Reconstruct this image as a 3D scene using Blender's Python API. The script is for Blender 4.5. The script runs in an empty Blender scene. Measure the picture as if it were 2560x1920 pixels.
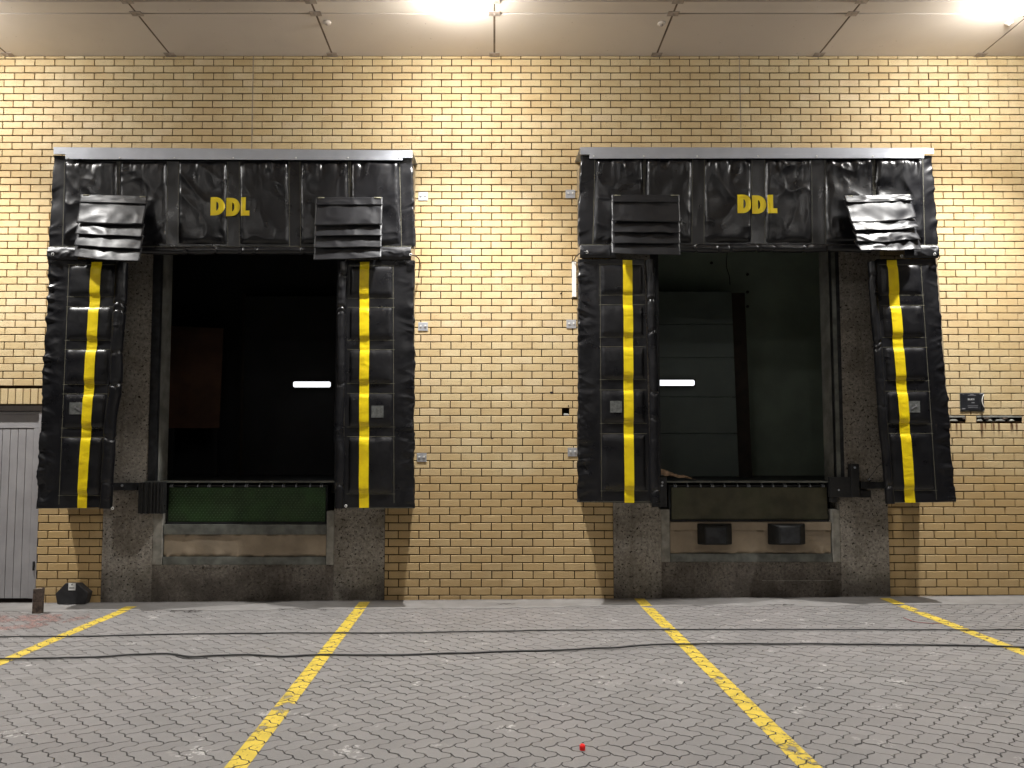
import bpy, math, random
import numpy as np
from mathutils import Vector

random.seed(7)
R = math.radians
scene = bpy.context.scene

# ------------------------------------------------------------------ camera
F_PX, D, CH, PITCH = 1950.0, 8.85, 1.632, R(3.57)      # focal (px of 2560), distance to wall, eye height, pitch
PX0, PY0 = 1236.0, 1013.0
cd = bpy.data.cameras.new("camera")
cam = bpy.data.objects.new("camera", cd)
scene.collection.objects.link(cam)
cam.location = (0, -D, CH)
cam.rotation_euler = (R(90) + PITCH, 0, 0)
cd.sensor_width = 36.0
cd.lens = 36.0 * F_PX / 2560.0
cd.shift_x = (1280 - PX0) / 2560.0
cd.shift_y = (PY0 - 960) / 2560.0
cd.clip_end = 400
scene.camera = cam
scene.render.resolution_x, scene.render.resolution_y = 1024, 768

# ------------------------------------------------------------------ night sky
world = bpy.data.worlds.new("World")
scene.world = world
world.use_nodes = True
wn = world.node_tree
sky = wn.nodes.new("ShaderNodeTexSky")
sky.sky_type = 'NISHITA'
sky.sun_disc = False
sky.sun_elevation = R(-4)
sky.sun_rotation = R(200)
wn.nodes["Background"].inputs[1].default_value = 0.05
wn.links.new(sky.outputs[0], wn.nodes["Background"].inputs[0])
scene.view_settings.view_transform = 'Standard'
scene.view_settings.look = 'None'
scene.view_settings.gamma = 1
scene.view_settings.exposure = 0
scene.view_settings.use_curve_mapping = False
LAMP_SIDE, LAMP_LENS, LAMP_FAR = 190.0, 900.0, 150.0    # radiance of the lamp glasses: side and lens of the wall row, presumed outer rows

SPOT_NEAR, SPOT_FAR = (1480.0, 104), (760.0, 120)       # downward beams of the lamps: watts, full angle

# ------------------------------------------------------------------ helpers
COL = scene.collection
U = 2560.0 / 2212.0
sp, cp = math.sin(PITCH), math.cos(PITCH)

def ray(sx, sy):
    u, v = (sx - PX0) / F_PX, (PY0 - sy) / F_PX
    return u, cp - v * sp, sp + v * cp

def S(sx, sy, y=0.0):
    """photo point (2560 px wide) on the vertical plane at depth y -> world"""
    a, b, c = ray(sx, sy)
    t = (y + D) / b
    return (a * t, y, CH + c * t)

def P(px, py, y=0.0):
    return S(px * U, py * U, y)

SLOPE = 0.0075
def gz(x): return SLOPE * x

def G(sx, sy, up=0.0):
    a, b, c = ray(sx, sy)
    t = (CH - up) / (SLOPE * a - c)
    return (a * t, b * t - D, CH + c * t)

def X(px, y=0.0, py=1000): return P(px, py, y)[0]
def Z(py, y=0.0, px=1068): return P(px, py, y)[2]

WPOS = {}
def link(o, parent=None, pos=(0, 0, 0)):
    COL.objects.link(o)
    if parent is not None:
        w = WPOS.get(parent.name, (0, 0, 0))
        o.parent = parent
        o.location = (pos[0] - w[0], pos[1] - w[1], pos[2] - w[2])
    else:
        o.location = pos
    WPOS[o.name] = tuple(pos)
    return o

def tag(o, label=None, cat=None, group=None, kind=None):
    if label: o["label"] = label
    if cat: o["category"] = cat
    if group: o["group"] = group
    if kind: o["kind"] = kind
    return o

def thing(name, loc, label, cat, group=None):
    o = bpy.data.objects.new(name, None)
    o.empty_display_size = 0.1
    link(o, None, loc)
    return tag(o, label, cat, group)

class MB:
    """collects verts and faces for one mesh"""
    def __init__(s): s.v, s.f, s.t = [], [], []
    def add(s, vs, fs, tone=None):
        n = len(s.v)
        s.v += [tuple(v) for v in vs]
        s.f += [tuple(i + n for i in f) for f in fs]
        if tone is not None: s.t += [tone] * len(fs)
        return s
    def box(s, a, b, tone=None):
        x0, x1 = sorted((a[0], b[0])); y0, y1 = sorted((a[1], b[1])); z0, z1 = sorted((a[2], b[2]))
        vs = [(x0,y0,z0),(x1,y0,z0),(x1,y1,z0),(x0,y1,z0),(x0,y0,z1),(x1,y0,z1),(x1,y1,z1),(x0,y1,z1)]
        return s.add(vs, [(0,3,2,1),(4,5,6,7),(0,1,5,4),(1,2,6,5),(2,3,7,6),(3,0,4,7)], tone)
    def hexa(s, bot, top):
        return s.add(list(bot) + list(top), [(3,2,1,0),(4,5,6,7),(0,1,5,4),(1,2,6,5),(2,3,7,6),(3,0,4,7)])
    def prism(s, pts, d):
        """polygon pts (list of 3-D), extruded by vector d"""
        n = len(pts); d = Vector(d)
        vs = list(pts) + [tuple(Vector(p) + d) for p in pts]
        fs = [tuple(range(n)), tuple(range(2*n-1, n-1, -1))] + [(i, i+n, (i+1) % n + n, (i+1) % n) for i in range(n)]
        return s.add(vs, fs)
    def cyl(s, a, b, r, n=16, r2=None, caps=True):
        a, b = Vector(a), Vector(b); r2 = r if r2 is None else r2
        ax = (b - a).normalized(); q = Vector((0,0,1)) if abs(ax.z) < .9 else Vector((1,0,0))
        e = ax.cross(q).normalized(); g = ax.cross(e)
        vs = []
        for c, rr in ((a, r), (b, r2)):
            for i in range(n):
                t = 2*math.pi*i/n
                vs.append(c + (e*math.cos(t) + g*math.sin(t))*rr)
        fs = [(i, (i+1) % n, (i+1) % n + n, i+n) for i in range(n)]
        if caps: fs += [tuple(range(n-1, -1, -1)), tuple(range(n, 2*n))]
        return s.add(vs, fs)
    def lathe(s, c, prof, n=24):
        """profile [(r,z)] turned about vertical axis through c"""
        vs = []; m = len(prof)
        for r, z in prof:
            for i in range(n):
                t = 2*math.pi*i/n
                vs.append((c[0]+r*math.cos(t), c[1]+r*math.sin(t), c[2]+z))
        fs = [(j*n+i, j*n+(i+1) % n, (j+1)*n+(i+1) % n, (j+1)*n+i) for j in range(m-1) for i in range(n)]
        return s.add(vs, fs)
    def tube(s, pts, r, n=8):
        pts = [Vector(p) for p in pts]; vs = []; m = len(pts)
        for k, p in enumerate(pts):
            t = (pts[min(k+1, m-1)] - pts[max(k-1, 0)]).normalized()
            q = Vector((0,0,1)) if abs(t.z) < .9 else Vector((0,1,0))
            e = t.cross(q).normalized(); g = t.cross(e)
            for i in range(n):
                a = 2*math.pi*i/n
                vs.append(p + (e*math.cos(a) + g*math.sin(a))*r)
        fs = [(k*n+i, k*n+(i+1) % n, (k+1)*n+(i+1) % n, (k+1)*n+i) for k in range(m-1) for i in range(n)]
        fs += [tuple(range(n)), tuple(range(m*n-1, m*n-n-1, -1))]
        return s.add(vs, fs)
    def mesh(s, name):
        me = bpy.data.meshes.new(name)
        me.from_pydata([tuple(v) for v in s.v], [], s.f)
        if s.t and len(s.t) == len(s.f):
            a = me.attributes.new("tone", 'FLOAT', 'FACE')
            a.data.foreach_set("value", s.t)
        me.update()
        return me
    def build(s, name, mat, parent=None, smooth=False, bevel=0, fix=True):
        me = s.mesh(name)
        if fix:
            import bmesh
            bm = bmesh.new(); bm.from_mesh(me)
            bmesh.ops.recalc_face_normals(bm, faces=bm.faces)
            bm.to_mesh(me); bm.free()
        me.materials.append(mat)
        if smooth: me.polygons.foreach_set("use_smooth", [True]*len(me.polygons))
        o = bpy.data.objects.new(name, me)
        link(o, parent)
        if bevel:
            b = o.modifiers.new("bevel", 'BEVEL'); b.width = bevel; b.segments = 2; b.limit_method = 'ANGLE'
        return o

def grid_obj(name, A, mat, parent, thick=0, smooth=True):
    """A: array (rows, cols, 3) of world points"""
    r, c, _ = A.shape
    me = bpy.data.meshes.new(name)
    i = np.arange(r*c).reshape(r, c)
    q = np.stack([i[:-1,:-1], i[:-1,1:], i[1:,1:], i[1:,:-1]], -1).reshape(-1, 4)
    me.from_pydata(A.reshape(-1, 3).tolist(), [], q.tolist())
    me.materials.append(mat)
    if smooth: me.polygons.foreach_set("use_smooth", [True]*len(me.polygons))
    me.update()
    o = bpy.data.objects.new(name, me); link(o, parent)
    if thick:
        m = o.modifiers.new("solid", 'SOLIDIFY'); m.thickness = thick; m.offset = -1
    return o

# numpy value noise ---------------------------------------------------------
def _h(i, j, s):
    n = (i*374761393 + j*668265263 + s*982451653) & 0xffffffff
    n = ((n ^ (n >> 13)) * 1274126177) & 0xffffffff
    return ((n ^ (n >> 16)) & 0xffff) / 65535.0
def vn(x, y, s=0):
    x, y = np.asarray(x, float), np.asarray(y, float)
    i, j = np.floor(x).astype(np.int64), np.floor(y).astype(np.int64)
    fx, fy = x - i, y - j
    fx, fy = fx*fx*fx*(fx*(fx*6-15)+10), fy*fy*fy*(fy*(fy*6-15)+10)
    a, b, c, d = _h(i, j, s), _h(i+1, j, s), _h(i, j+1, s), _h(i+1, j+1, s)
    return (a+(b-a)*fx)*(1-fy) + (c+(d-c)*fx)*fy
def sn(x, y, s=0): return vn(x, y, s)*2 - 1
def crease(x, y, s=0):
    """folded cloth: sharp ridges between smooth facets, about -1..1"""
    wx, wy = x + .6*sn(x*.7, y*.7, s+11), y + .6*sn(x*.7+9, y*.7, s+12)
    return 1 - 2.4*np.abs(sn(wx, wy, s)) 
def fold(x, z, s, ang=0.0, lx=.16, lz=.35):
    """anisotropic folds, x and z in metres"""
    ca, sa = math.cos(ang), math.sin(ang)
    a, b = (x*ca + z*sa)/lx, (-x*sa + z*ca)/lz
    return crease(a, b, s)

# ------------------------------------------------------------------ materials
class M:
    def __init__(s, name, rough=.6, metal=0.0, spec=.5):
        s.m = bpy.data.materials.new(name); s.m.use_nodes = True
        s.n, s.l = s.m.node_tree.nodes, s.m.node_tree.links
        s.b = s.n["Principled BSDF"]
        s.b.inputs["Roughness"].default_value = rough
        s.b.inputs["Metallic"].default_value = metal
        s.b.inputs["Specular IOR Level"].default_value = spec
        s.co = s.n.new("ShaderNodeNewGeometry").outputs["Position"]
    def lk(s, a, b): s.l.new(a, b); return s
    def noise(s, scale, detail=3, rough=.55, vec=None, stretch=None, dist=0):
        v = vec or s.co
        if stretch:
            mp = s.n.new("ShaderNodeMapping"); mp.inputs["Scale"].default_value = stretch
            s.lk(v, mp.inputs[0]); v = mp.outputs[0]
        t = s.n.new("ShaderNodeTexNoise"); t.inputs["Scale"].default_value = scale
        t.inputs["Detail"].default_value = detail; t.inputs["Roughness"].default_value = rough
        t.inputs["Distortion"].default_value = dist
        s.lk(v, t.inputs["Vector"]); return t.outputs["Fac"]
    def voro(s, scale, feat='F1', out="Distance", stretch=None):
        v = s.co
        if stretch:
            mp = s.n.new("ShaderNodeMapping"); mp.inputs["Scale"].default_value = stretch
            s.lk(v, mp.inputs[0]); v = mp.outputs[0]
        t = s.n.new("ShaderNodeTexVoronoi"); t.feature = feat; t.inputs["Scale"].default_value = scale
        s.lk(v, t.inputs["Vector"]); return t.outputs[out]
    def ramp(s, x, a, b, lo=0.0, hi=1.0):
        r = s.n.new("ShaderNodeMapRange"); r.inputs[1].default_value = a; r.inputs[2].default_value = b
        r.inputs[3].default_value = lo; r.inputs[4].default_value = hi; r.interpolation_type = 'SMOOTHSTEP'
        s.lk(x, r.inputs[0]); return r.outputs[0]
    def math(s, op, a, b=None):
        t = s.n.new("ShaderNodeMath"); t.operation = op
        for k, v in ((0, a), (1, b)):
            if v is None: continue
            if isinstance(v, (int, float)): t.inputs[k].default_value = v
            else: s.lk(v, t.inputs[k])
        return t.outputs[0]
    def attr(s, name):
        t = s.n.new("ShaderNodeAttribute"); t.attribute_name = name; return t.outputs["Fac"]
    def xyz(s):
        t = s.n.new("ShaderNodeSeparateXYZ"); s.lk(s.co, t.inputs[0]); return t.outputs
    def mix(s, f, a, b, mode='MIX'):
        t = s.n.new("ShaderNodeMix"); t.data_type = 'RGBA'; t.blend_type = mode
        for k, v in ((0, f), (6, a), (7, b)):
            if isinstance(v, (int, float)): t.inputs[k].default_value = v
            elif isinstance(v, tuple): t.inputs[k].default_value = (*v, 1)
            else: s.lk(v, t.inputs[k])
        return t.outputs[2]
    def color(s, c):
        if isinstance(c, tuple): s.b.inputs["Base Color"].default_value = (*c, 1)
        else: s.lk(c, s.b.inputs["Base Color"])
        return s
    def rough(s, r): s.lk(r, s.b.inputs["Roughness"]); return s
    def bump(s, h, strength=.3, dist=.01):
        t = s.n.new("ShaderNodeBump"); t.inputs["Strength"].default_value = strength
        t.inputs["Distance"].default_value = dist
        s.lk(h, t.inputs["Height"]); s.lk(t.outputs[0], s.b.inputs["Normal"]); return s
    def alpha(s, a): s.lk(a, s.b.inputs["Alpha"]); return s

def basic(name, c, rough=.6, metal=0.0, var=.25, scale=9, bump=0.0, bscale=60, spec=.5):
    m = M(name, rough, metal, spec)
    f = m.noise(scale, 4)
    d = tuple(x*(1-var) for x in c); e = tuple(min(1, x*(1+var)) for x in c)
    m.color(m.mix(m.ramp(f, .3, .7), d, e))
    if bump: m.bump(m.noise(bscale, 3), bump, .004)
    return m.m

# face brick: yellow travertine brick with pores, darkening towards the ground and the rust streaks below the two slots
STREAKS = []
def brick_material(name):
    m = M(name, .62, 0, .35)
    tone = m.attr("tone")
    c = m.mix(tone, (.53, .405, .215), (.61, .495, .295))
    c = m.mix(m.ramp(tone, .9, 1.0), c, (.60, .48, .30))
    c = m.mix(m.ramp(m.noise(5, 4), .35, .7, 0, .4), c, (.45, .31, .15))
    c = m.mix(m.ramp(m.noise(1.1, 3), .5, .75, 0, .28), c, (.60, .50, .36))
    pores = m.math('MULTIPLY', m.ramp(m.noise(150, 2, .6, stretch=(1, 1, .8)), .60, .67), m.ramp(m.noise(7, 2), .32, .58))
    c = m.mix(pores, c, (.13, .075, .03))
    o = m.xyz()
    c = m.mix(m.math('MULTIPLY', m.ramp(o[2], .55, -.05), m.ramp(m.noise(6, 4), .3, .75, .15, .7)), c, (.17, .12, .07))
    c = m.mix(m.ramp(o[2], 1.41, 1.37, 0, .55), c, (.40, .26, .105))  # browner lower batch, its brown deepened for the orange shade down there
    c = m.mix(m.ramp(m.noise(.55, 3, .6), .42, .66, 0, .5), c, (.43, .285, .115))
    for (x, z, w, ln) in STREAKS:
        dx = m.math('ABSOLUTE', m.math('SUBTRACT', o[0], x))
        k = m.math('MULTIPLY', m.ramp(dx, w, w*.35), m.ramp(o[2], z-ln, z-ln*.2))
        k = m.math('MULTIPLY', k, m.ramp(o[2], z+.02, z))
        c = m.mix(m.math('MULTIPLY', k, .85), c, (.10, .035, .012))
    m.color(c)
    h = m.math('SUBTRACT', m.noise(70, 4), m.math('MULTIPLY', pores, 1.2))
    m.bump(h, .5, .004)
    return m.m

def mortar_mat():
    m = M("raked_mortar", .95, 0, .1)
    c = m.mix(m.ramp(m.noise(14, 4), .3, .75), (.011, .006, .0025), (.038, .021, .010))
    m.color(c).bump(m.noise(90, 4), .6, .004); return m.m

def vinyl(name, base=(.0055, .0055, .0068), rough=.28, dust=.45):
    m = M(name, rough, 0, .5)
    n = m.noise(3.2, 3)
    m.color(m.mix(m.ramp(n, .2, .95, 0, dust), base, (.0125, .0125, .015)))
    r = m.ramp(m.noise(5, 3), .1, .95, rough-.06, rough+.18)
    m.rough(r)
    m.bump(m.noise(11, 3, .5), .10, .012); return m.m

def yellow_mat():
    m = M("yellow_vinyl", .42)
    m.color(m.mix(m.ramp(m.noise(11, 5), .35, .8), (.93, .71, .004), (.80, .57, .005)))
    m.bump(m.noise(30, 4), .25, .005); return m.m

def galv():
    m = M("galvanised_steel", .34, .7)
    c = m.mix(m.noise(6, 3), (.42, .44, .48), (.58, .60, .65))
    c = m.mix(m.ramp(m.noise(14, 5, .7, stretch=(.4, 1, 3)), .60, .72, 0, .35), c, (.75, .76, .80))
    m.color(c).rough(m.ramp(m.noise(8, 3), .2, .9, .40, .52)); return m.m

def aggregate(name, base=(.165, .15, .125), dark=(.05, .042, .033), pits=1.0):
    m = M(name, .9, 0, .2)
    n1, n2 = m.noise(30, 5, .65), m.noise(3, 5, .6)
    c = m.mix(m.ramp(n1, .32, .66), tuple(x*.55 for x in base), base)
    c = m.mix(m.ramp(m.voro(34, 'F1', "Distance"), .30, .16, 0, .45), c, (.30, .265, .22))
    c = m.mix(m.ramp(n2, .42, .72, 0, .7), c, dark)
    c = m.mix(m.ramp(m.noise(4, 4, .6, stretch=(3, 1, .22)), .52, .72, 0, .5), c, dark)
    pit = m.ramp(m.noise(44, 2, .5, dist=.4), .62, .68, 0, pits)
    c = m.mix(pit, c, (.028, .023, .018))
    o = m.xyz()
    c = m.mix(m.math('MULTIPLY', m.ramp(o[2], .5, 0), m.ramp(n2, .2, .6, .2, .75)), c, (.04, .033, .027))
    m.color(c)
    h = m.math('SUBTRACT', m.math('ADD', n1, m.math('MULTIPLY', m.noise(110, 3), .4)), m.math('MULTIPLY', pit, 1.6))
    m.bump(h, .9, .012); return m.m

def paver_mat():
    m = M("paver_concrete", .74, 0, .4)
    t = m.attr("tone")
    c = m.mix(t, (.165, .156, .150), (.200, .190, .184))
    c = m.mix(m.ramp(m.noise(1.1, 4), .4, .7, 0, .45), c, (.15, .145, .143))
    c = m.mix(m.ramp(m.noise(.5, 3), .45, .7, 0, .3), c, (.21, .188, .182))
    c = m.mix(m.ramp(m.noise(160, 3, .7), .55, .75, 0, .5), c, (.13, .12, .11))
    chalk = m.math('MULTIPLY', m.ramp(m.noise(3.3, 2, .5), .62, .72), m.ramp(m.noise(26, 4, .7), .50, .60))
    c = m.mix(m.math('MULTIPLY', chalk, .5), c, (.62, .60, .57))
    spot = m.math('MULTIPLY', m.ramp(m.noise(20, 3, .6), .70, .74), m.ramp(m.noise(2.2, 2), .5, .6))
    c = m.mix(m.math('MULTIPLY', spot, .8), c, (.05, .045, .04))
    m.color(c).rough(m.ramp(m.noise(2, 4), .35, .7, .6, .85))
    m.bump(m.math('ADD', m.noise(60, 4, .65), m.math('MULTIPLY', m.noise(220, 2), .5)), .45, .004); return m.m

def apron_mat():
    m = M("apron_concrete", .8, 0, .35)
    c = m.mix(m.ramp(m.noise(4, 5), .3, .7), (.185, .176, .168), (.225, .216, .208))
    c = m.mix(m.ramp(m.noise(10, 5, .7, stretch=(.35, 1.6, 1)), .58, .68, 0, .7), c, (.10, .09, .08))
    c = m.mix(m.ramp(m.noise(120, 3), .6, .75, 0, .5), c, (.14, .13, .12))
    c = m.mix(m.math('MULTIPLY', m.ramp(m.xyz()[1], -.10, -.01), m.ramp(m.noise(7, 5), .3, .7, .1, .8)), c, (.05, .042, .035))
    m.color(c).bump(m.noise(50, 5, .65), .5, .006); return m.m

def paint_mat(name, col, worn, lo=.60, hi=.68):
    m = M(name, .6, 0, .4)
    c = m.mix(m.ramp(m.noise(7, 4), .3, .75), col, tuple(x*.78 for x in col))
    c = m.mix(m.ramp(m.noise(90, 3), .6, .72, 0, .45), c, (.16, .13, .06))
    m.color(c)
    w = m.math('MAXIMUM', m.ramp(m.noise(34, 5, .72, stretch=(1, .55, 1)), lo, hi), m.ramp(m.noise(4, 3), worn, worn+.10))
    m.alpha(m.math('SUBTRACT', 1.0, w))
    return m.m

def emit(name, col, s):
    m = bpy.data.materials.new(name); m.use_nodes = True
    b = m.node_tree.nodes["Principled BSDF"]
    b.inputs["Base Color"].default_value = (.8, .8, .8, 1)
    b.inputs["Emission Color"].default_value = (*col, 1); b.inputs["Emission Strength"].default_value = s
    return m

def plate_mat(name, base, speck):
    m = M(name, .5, .25, .5)
    c = m.mix(m.ramp(m.noise(5, 5), .3, .75), base, tuple(x*.5 for x in base))
    c = m.mix(m.ramp(m.noise(2.3, 3), .45, .7, 0, .6), c, speck)
    m.color(c).bump(m.noise(80, 3), .2, .003); return m.m

def panel_mat():
    m = M("ceiling_board", .7, 0, .3)
    t = m.attr("tone")
    c = m.mix(t, (.57, .505, .435), (.64, .575, .50))
    c = m.mix(m.ramp(m.noise(1.3, 5), .42, .75, 0, .35), c, (.48, .42, .36))
    c = m.mix(m.ramp(m.noise(24, 2), .74, .78, 0, .6), c, (.18, .13, .09))
    m.color(c).bump(m.noise(3, 3), .1, .01); return m.m

def ply_mat():
    m = M("plywood_side", .75)
    n = m.noise(9, 5, .6, stretch=(1, 4, .5))
    m.color(m.mix(m.ramp(n, .3, .7), (.20, .155, .095), (.34, .27, .17))); return m.m

# slots on the right, needed for the streak positions
SLOTS = [S(2341, 1038)[0:1] + (S(2414, 1038)[0], S(2414, 1053)[2], S(2414, 1038)[2]),
         (S(2441, 1038)[0], S(2556, 1038)[0], S(2500, 1053)[2], S(2500, 1038)[2])]
for sx, w, ln in ((2391, .014, .20), (2402, .010, .18), (2454, .020, .24), (2463, .012, .14), (2484, .014, .20),
                  (2497, .016, .22), (2529, .020, .18), (2541, .014, .20)):
    p = S(sx, 1054); STREAKS.append((p[0], p[2], w*1.2, ln))

MB_ = {}
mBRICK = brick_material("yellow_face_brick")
mMORTAR = mortar_mat()
mVINYL = vinyl("black_vinyl")
mVINYL2 = vinyl("black_vinyl_flap", (.009, .009, .011), .42, .6)
mYEL = yellow_mat()
mGALV = galv()
mAGG = aggregate("exposed_aggregate_concrete", (.37, .34, .295), (.15, .13, .105))
mAGG2 = aggregate("dark_rough_concrete", (.22, .195, .165), (.075, .063, .052), .8)
mSMOOTH = basic("smooth_concrete", (.24, .23, .20), .85, 0, .3, 8, .4, 40)
mPLAST = basic("tan_plaster", (.28, .225, .16), .9, 0, .18, 3, .6, 30)
mSTEELG = basic("grey_painted_steel", (.13, .135, .12), .55, .2, .35, 7, .2)
mSTEELD = basic("dark_steel", (.030, .031, .034), .5, .5, .4, 9, .2)
mBLACK = basic("black_rubber", (.007, .007, .007), .7, 0, .4, 20, .4, 60)
mREVEAL = basic("pale_reveal_paint", (.24, .24, .215), .8, 0, .3, 5, .3)
mPAVER = paver_mat()
mAPRON = apron_mat()
ms = M("joint_sand", .95, 0, .1)
k_ = ms.math('MULTIPLY', ms.ramp(ms.noise(1.3, 4), .30, .58), ms.ramp(ms.xyz()[1], -2.2, -4.2, .25, 1))
ms.color(ms.mix(k_, (.16, .152, .146), (.024, .021, .018))).bump(ms.noise(60, 3), .5, .004)
mSAND = ms.m
mGROUND = basic("far_paving", (.18, .172, .166), .8, 0, .25, 3, .3)
mYPAINT = paint_mat("yellow_road_paint", (.60, .44, .055), .60, .57, .66)
mRPAINT = paint_mat("faded_red_paint", (.30, .175, .155), .44, .42, .58)
mPANEL = panel_mat()
mSTRIP = basic("ceiling_strip", (.12, .085, .055), .7, 0, .3, 6)
mCLIP = basic("ceiling_clip_metal", (.33, .28, .24), .55, .3, .2, 20)
mGAP = basic("dark_gap", (.02, .014, .010), .95)
mPLY = ply_mat()
mTHREAD = basic("pale_thread", (.22, .21, .15), .8)
mWHITE = basic("white_plastic", (.75, .75, .72), .45, 0, .08, 8)
mPATCH = basic("grey_patch", (.10, .105, .10), .6, 0, .3, 30)
mARROW = basic("patch_print", (.17, .17, .175), .6)
mDOOR = basic("grey_door_paint", (.30, .29, .295), .5, 0, .10, 3, .1)
mRUST = basic("rusty_post", (.075, .055, .042), .9, 0, .5, 25, .6)
mBAIT = basic("black_plastic_box", (.017, .017, .019), .5, 0, .3, 12, .15)
mPAPER = basic("brown_paper", (.46, .31, .20), .85, 0, .4, 18, .3)
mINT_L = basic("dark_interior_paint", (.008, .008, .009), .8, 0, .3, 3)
mINT_R = basic("green_grey_interior_paint", (.26, .31, .25), .6, 0, .12, 2)
mLEAF_R = basic("dark_green_door_leaf", (.070, .090, .080), .55, 0, .12, 2)
mBROWNP = basic("brown_board", (.085, .038, .020), .8, 0, .2, 4)
mCABLE = basic("cable_rubber", (.012, .012, .012), .55)
mTHR = basic("red_cord", (.22, .03, .03), .7)
mRED = basic("red_plastic", (.85, .008, .008), .35, 0, .1)
mSIGN = basic("sign_black", (.016, .017, .020), .35, 0, .2)
mPRINT = basic("sign_white_print", (.62, .62, .62), .5)
mPRINTG = basic("sign_grey_print", (.20, .20, .21), .5)
mGREEN = plate_mat("green_tread_plate", (.024, .066, .016), (.020, .034, .013))
mGREEN2 = plate_mat("brown_green_plate", (.080, .075, .045), (.055, .064, .032))
mTREAD = basic("tread_bump", (.07, .13, .06), .3, .5, .2, 20)
mLAMP_N = emit("lamp_glass_near", (1.0, .982, .955), LAMP_SIDE)
mLAMP_L = emit("lamp_lens_near", (1.0, .982, .955), LAMP_LENS)
mLAMP_F = emit("lamp_glass_far", (1.0, .982, .955), LAMP_FAR)
mLED = emit("led_tube", (.93, .96, 1.0), 1.6)

# ================================================================== CEILING
CZ = 6.27
ceil = thing("canopy_ceiling", (0, 0, CZ), "pale board ceiling of the canopy with dark seams and metal clips", "ceiling")
rows = [0.0, -.892, -1.119]
while rows[-1] > -15: rows.append(rows[-1] - (1.89 if len(rows) % 2 else .9))
xs = [i*1.887 for i in range(-7, 8)]
g = .011
for j in range(len(rows)-1):
    for i in range(len(xs)-1):
        mb = MB()
        mb.box((xs[i]+g, rows[j]-g, CZ), (xs[i+1]-g, rows[j+1]+g, CZ+.02), random.random())
        mb.build("ceiling_board", mPANEL, ceil, fix=False)
mb = MB(); mb.box((xs[0], .1, CZ+.035), (xs[-1], rows[-1], CZ+.09)); mb.build("roof_deck", mGAP, ceil)
mb = MB()
for x in xs: mb.box((x-.013, 0, CZ+.003), (x+.013, rows[-1], CZ+.03))
mb.build("seam_strip", mSTRIP, ceil)
for x in xs[1:-1]:
    for j, y in enumerate(rows[:4]):
        yy = y - (.045 if j == 0 else 0)
        mb = MB(); mb.box((x-.06, yy-.045, CZ-.007), (x+.06, yy+.040, CZ-.0015)); mb.cyl((x, yy, CZ-.007), (x, yy, CZ-.014), .01, 8)
        mb.build("clip_plate", mCLIP, ceil)

def ceiling_lamp(x, y, label, glass):
    t = thing("ceiling_lamp", (x, y, CZ), label, "lamp", "round glass lamps under the canopy")
    mb = MB(); mb.lathe((x, y, CZ), [(0, -.001), (.11, -.001), (.11, -.035), (.095, -.045), (0, -.045)]); mb.build("lamp_base", mWHITE, t, True)
    mb = MB(); mb.lathe((x, y, CZ), [(.088, -.047), (.092, -.12), (.090, -.170)])
    mb.build("lamp_glass", glass, t, True)
    mb = MB(); mb.lathe((x, y, CZ), [(.089, -.172), (.080, -.190), (.055, -.203), (0.001, -.209)])
    mb.build("lamp_lens", mLAMP_L if glass is mLAMP_N else glass, t, True)
    pw, an = SPOT_NEAR if glass is mLAMP_N else SPOT_FAR
    ld = bpy.data.lights.new("lamp_beam", 'SPOT'); ld.energy = pw; ld.spot_size = R(an); ld.spot_blend = 1.0
    ld.shadow_soft_size = .07; ld.color = (1, .982, .955)
    lo = bpy.data.objects.new("lamp_beam", ld); link(lo, t, (x, y, CZ-.285))
LX, LY = [-5.98, -.335, 5.30], -1.27
ceiling_lamp(LX[1], LY, "glowing round lamp at the ceiling seam midway between the two dock shelters", mLAMP_N)
ceiling_lamp(LX[2], LY, "glowing ceiling lamp in the far right top corner above the shelter", mLAMP_N)
ceiling_lamp(LX[0], LY, "glowing ceiling lamp beyond the left edge above the grey door", mLAMP_N)
for x in (-5.98, -.335, 5.30):  # presumed lamp rows out of view, added to even out the light
    for y, nm in ((-7.1, "second"), (-12.6, "third")):
        side = "left" if x < -2 else ("right" if x > 2 else "middle")
        ceiling_lamp(x, y, f"presumed unseen {side} lamp in the {nm} row of ceiling lamps out from the wall", mLAMP_F)

for k, (sx, sy, nm) in enumerate(((818, 55, "above the left dock shelter"), (1654, 57, "left of the right dock shelter's lettering"), (2523, 56, "beside the right corner lamp"))):
    a, b, c = ray(sx, sy); t_ = (CZ - CH)/c; x, y = a*t_, b*t_ - D
    t = thing("ceiling_detector", (x, y, CZ), "small round white ceiling detector " + nm, "detector", "round detectors on the ceiling boards")
    mb = MB(); mb.lathe((x, y, CZ), [(.0, -.002), (.042, -.002), (.042, -.014), (.03, -.022), (0, -.023)], 20); mb.build("detector_base", mPANEL, t, True)
    mb = MB(); mb.lathe((x, y, CZ), [(.018, -.022), (.018, -.032), (.010, -.037), (0, -.038)], 16); mb.build("detector_head", mCLIP, t, True)

# ================================================================== BRICK WALL
WX0, WX1 = -8.2, 8.2
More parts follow.
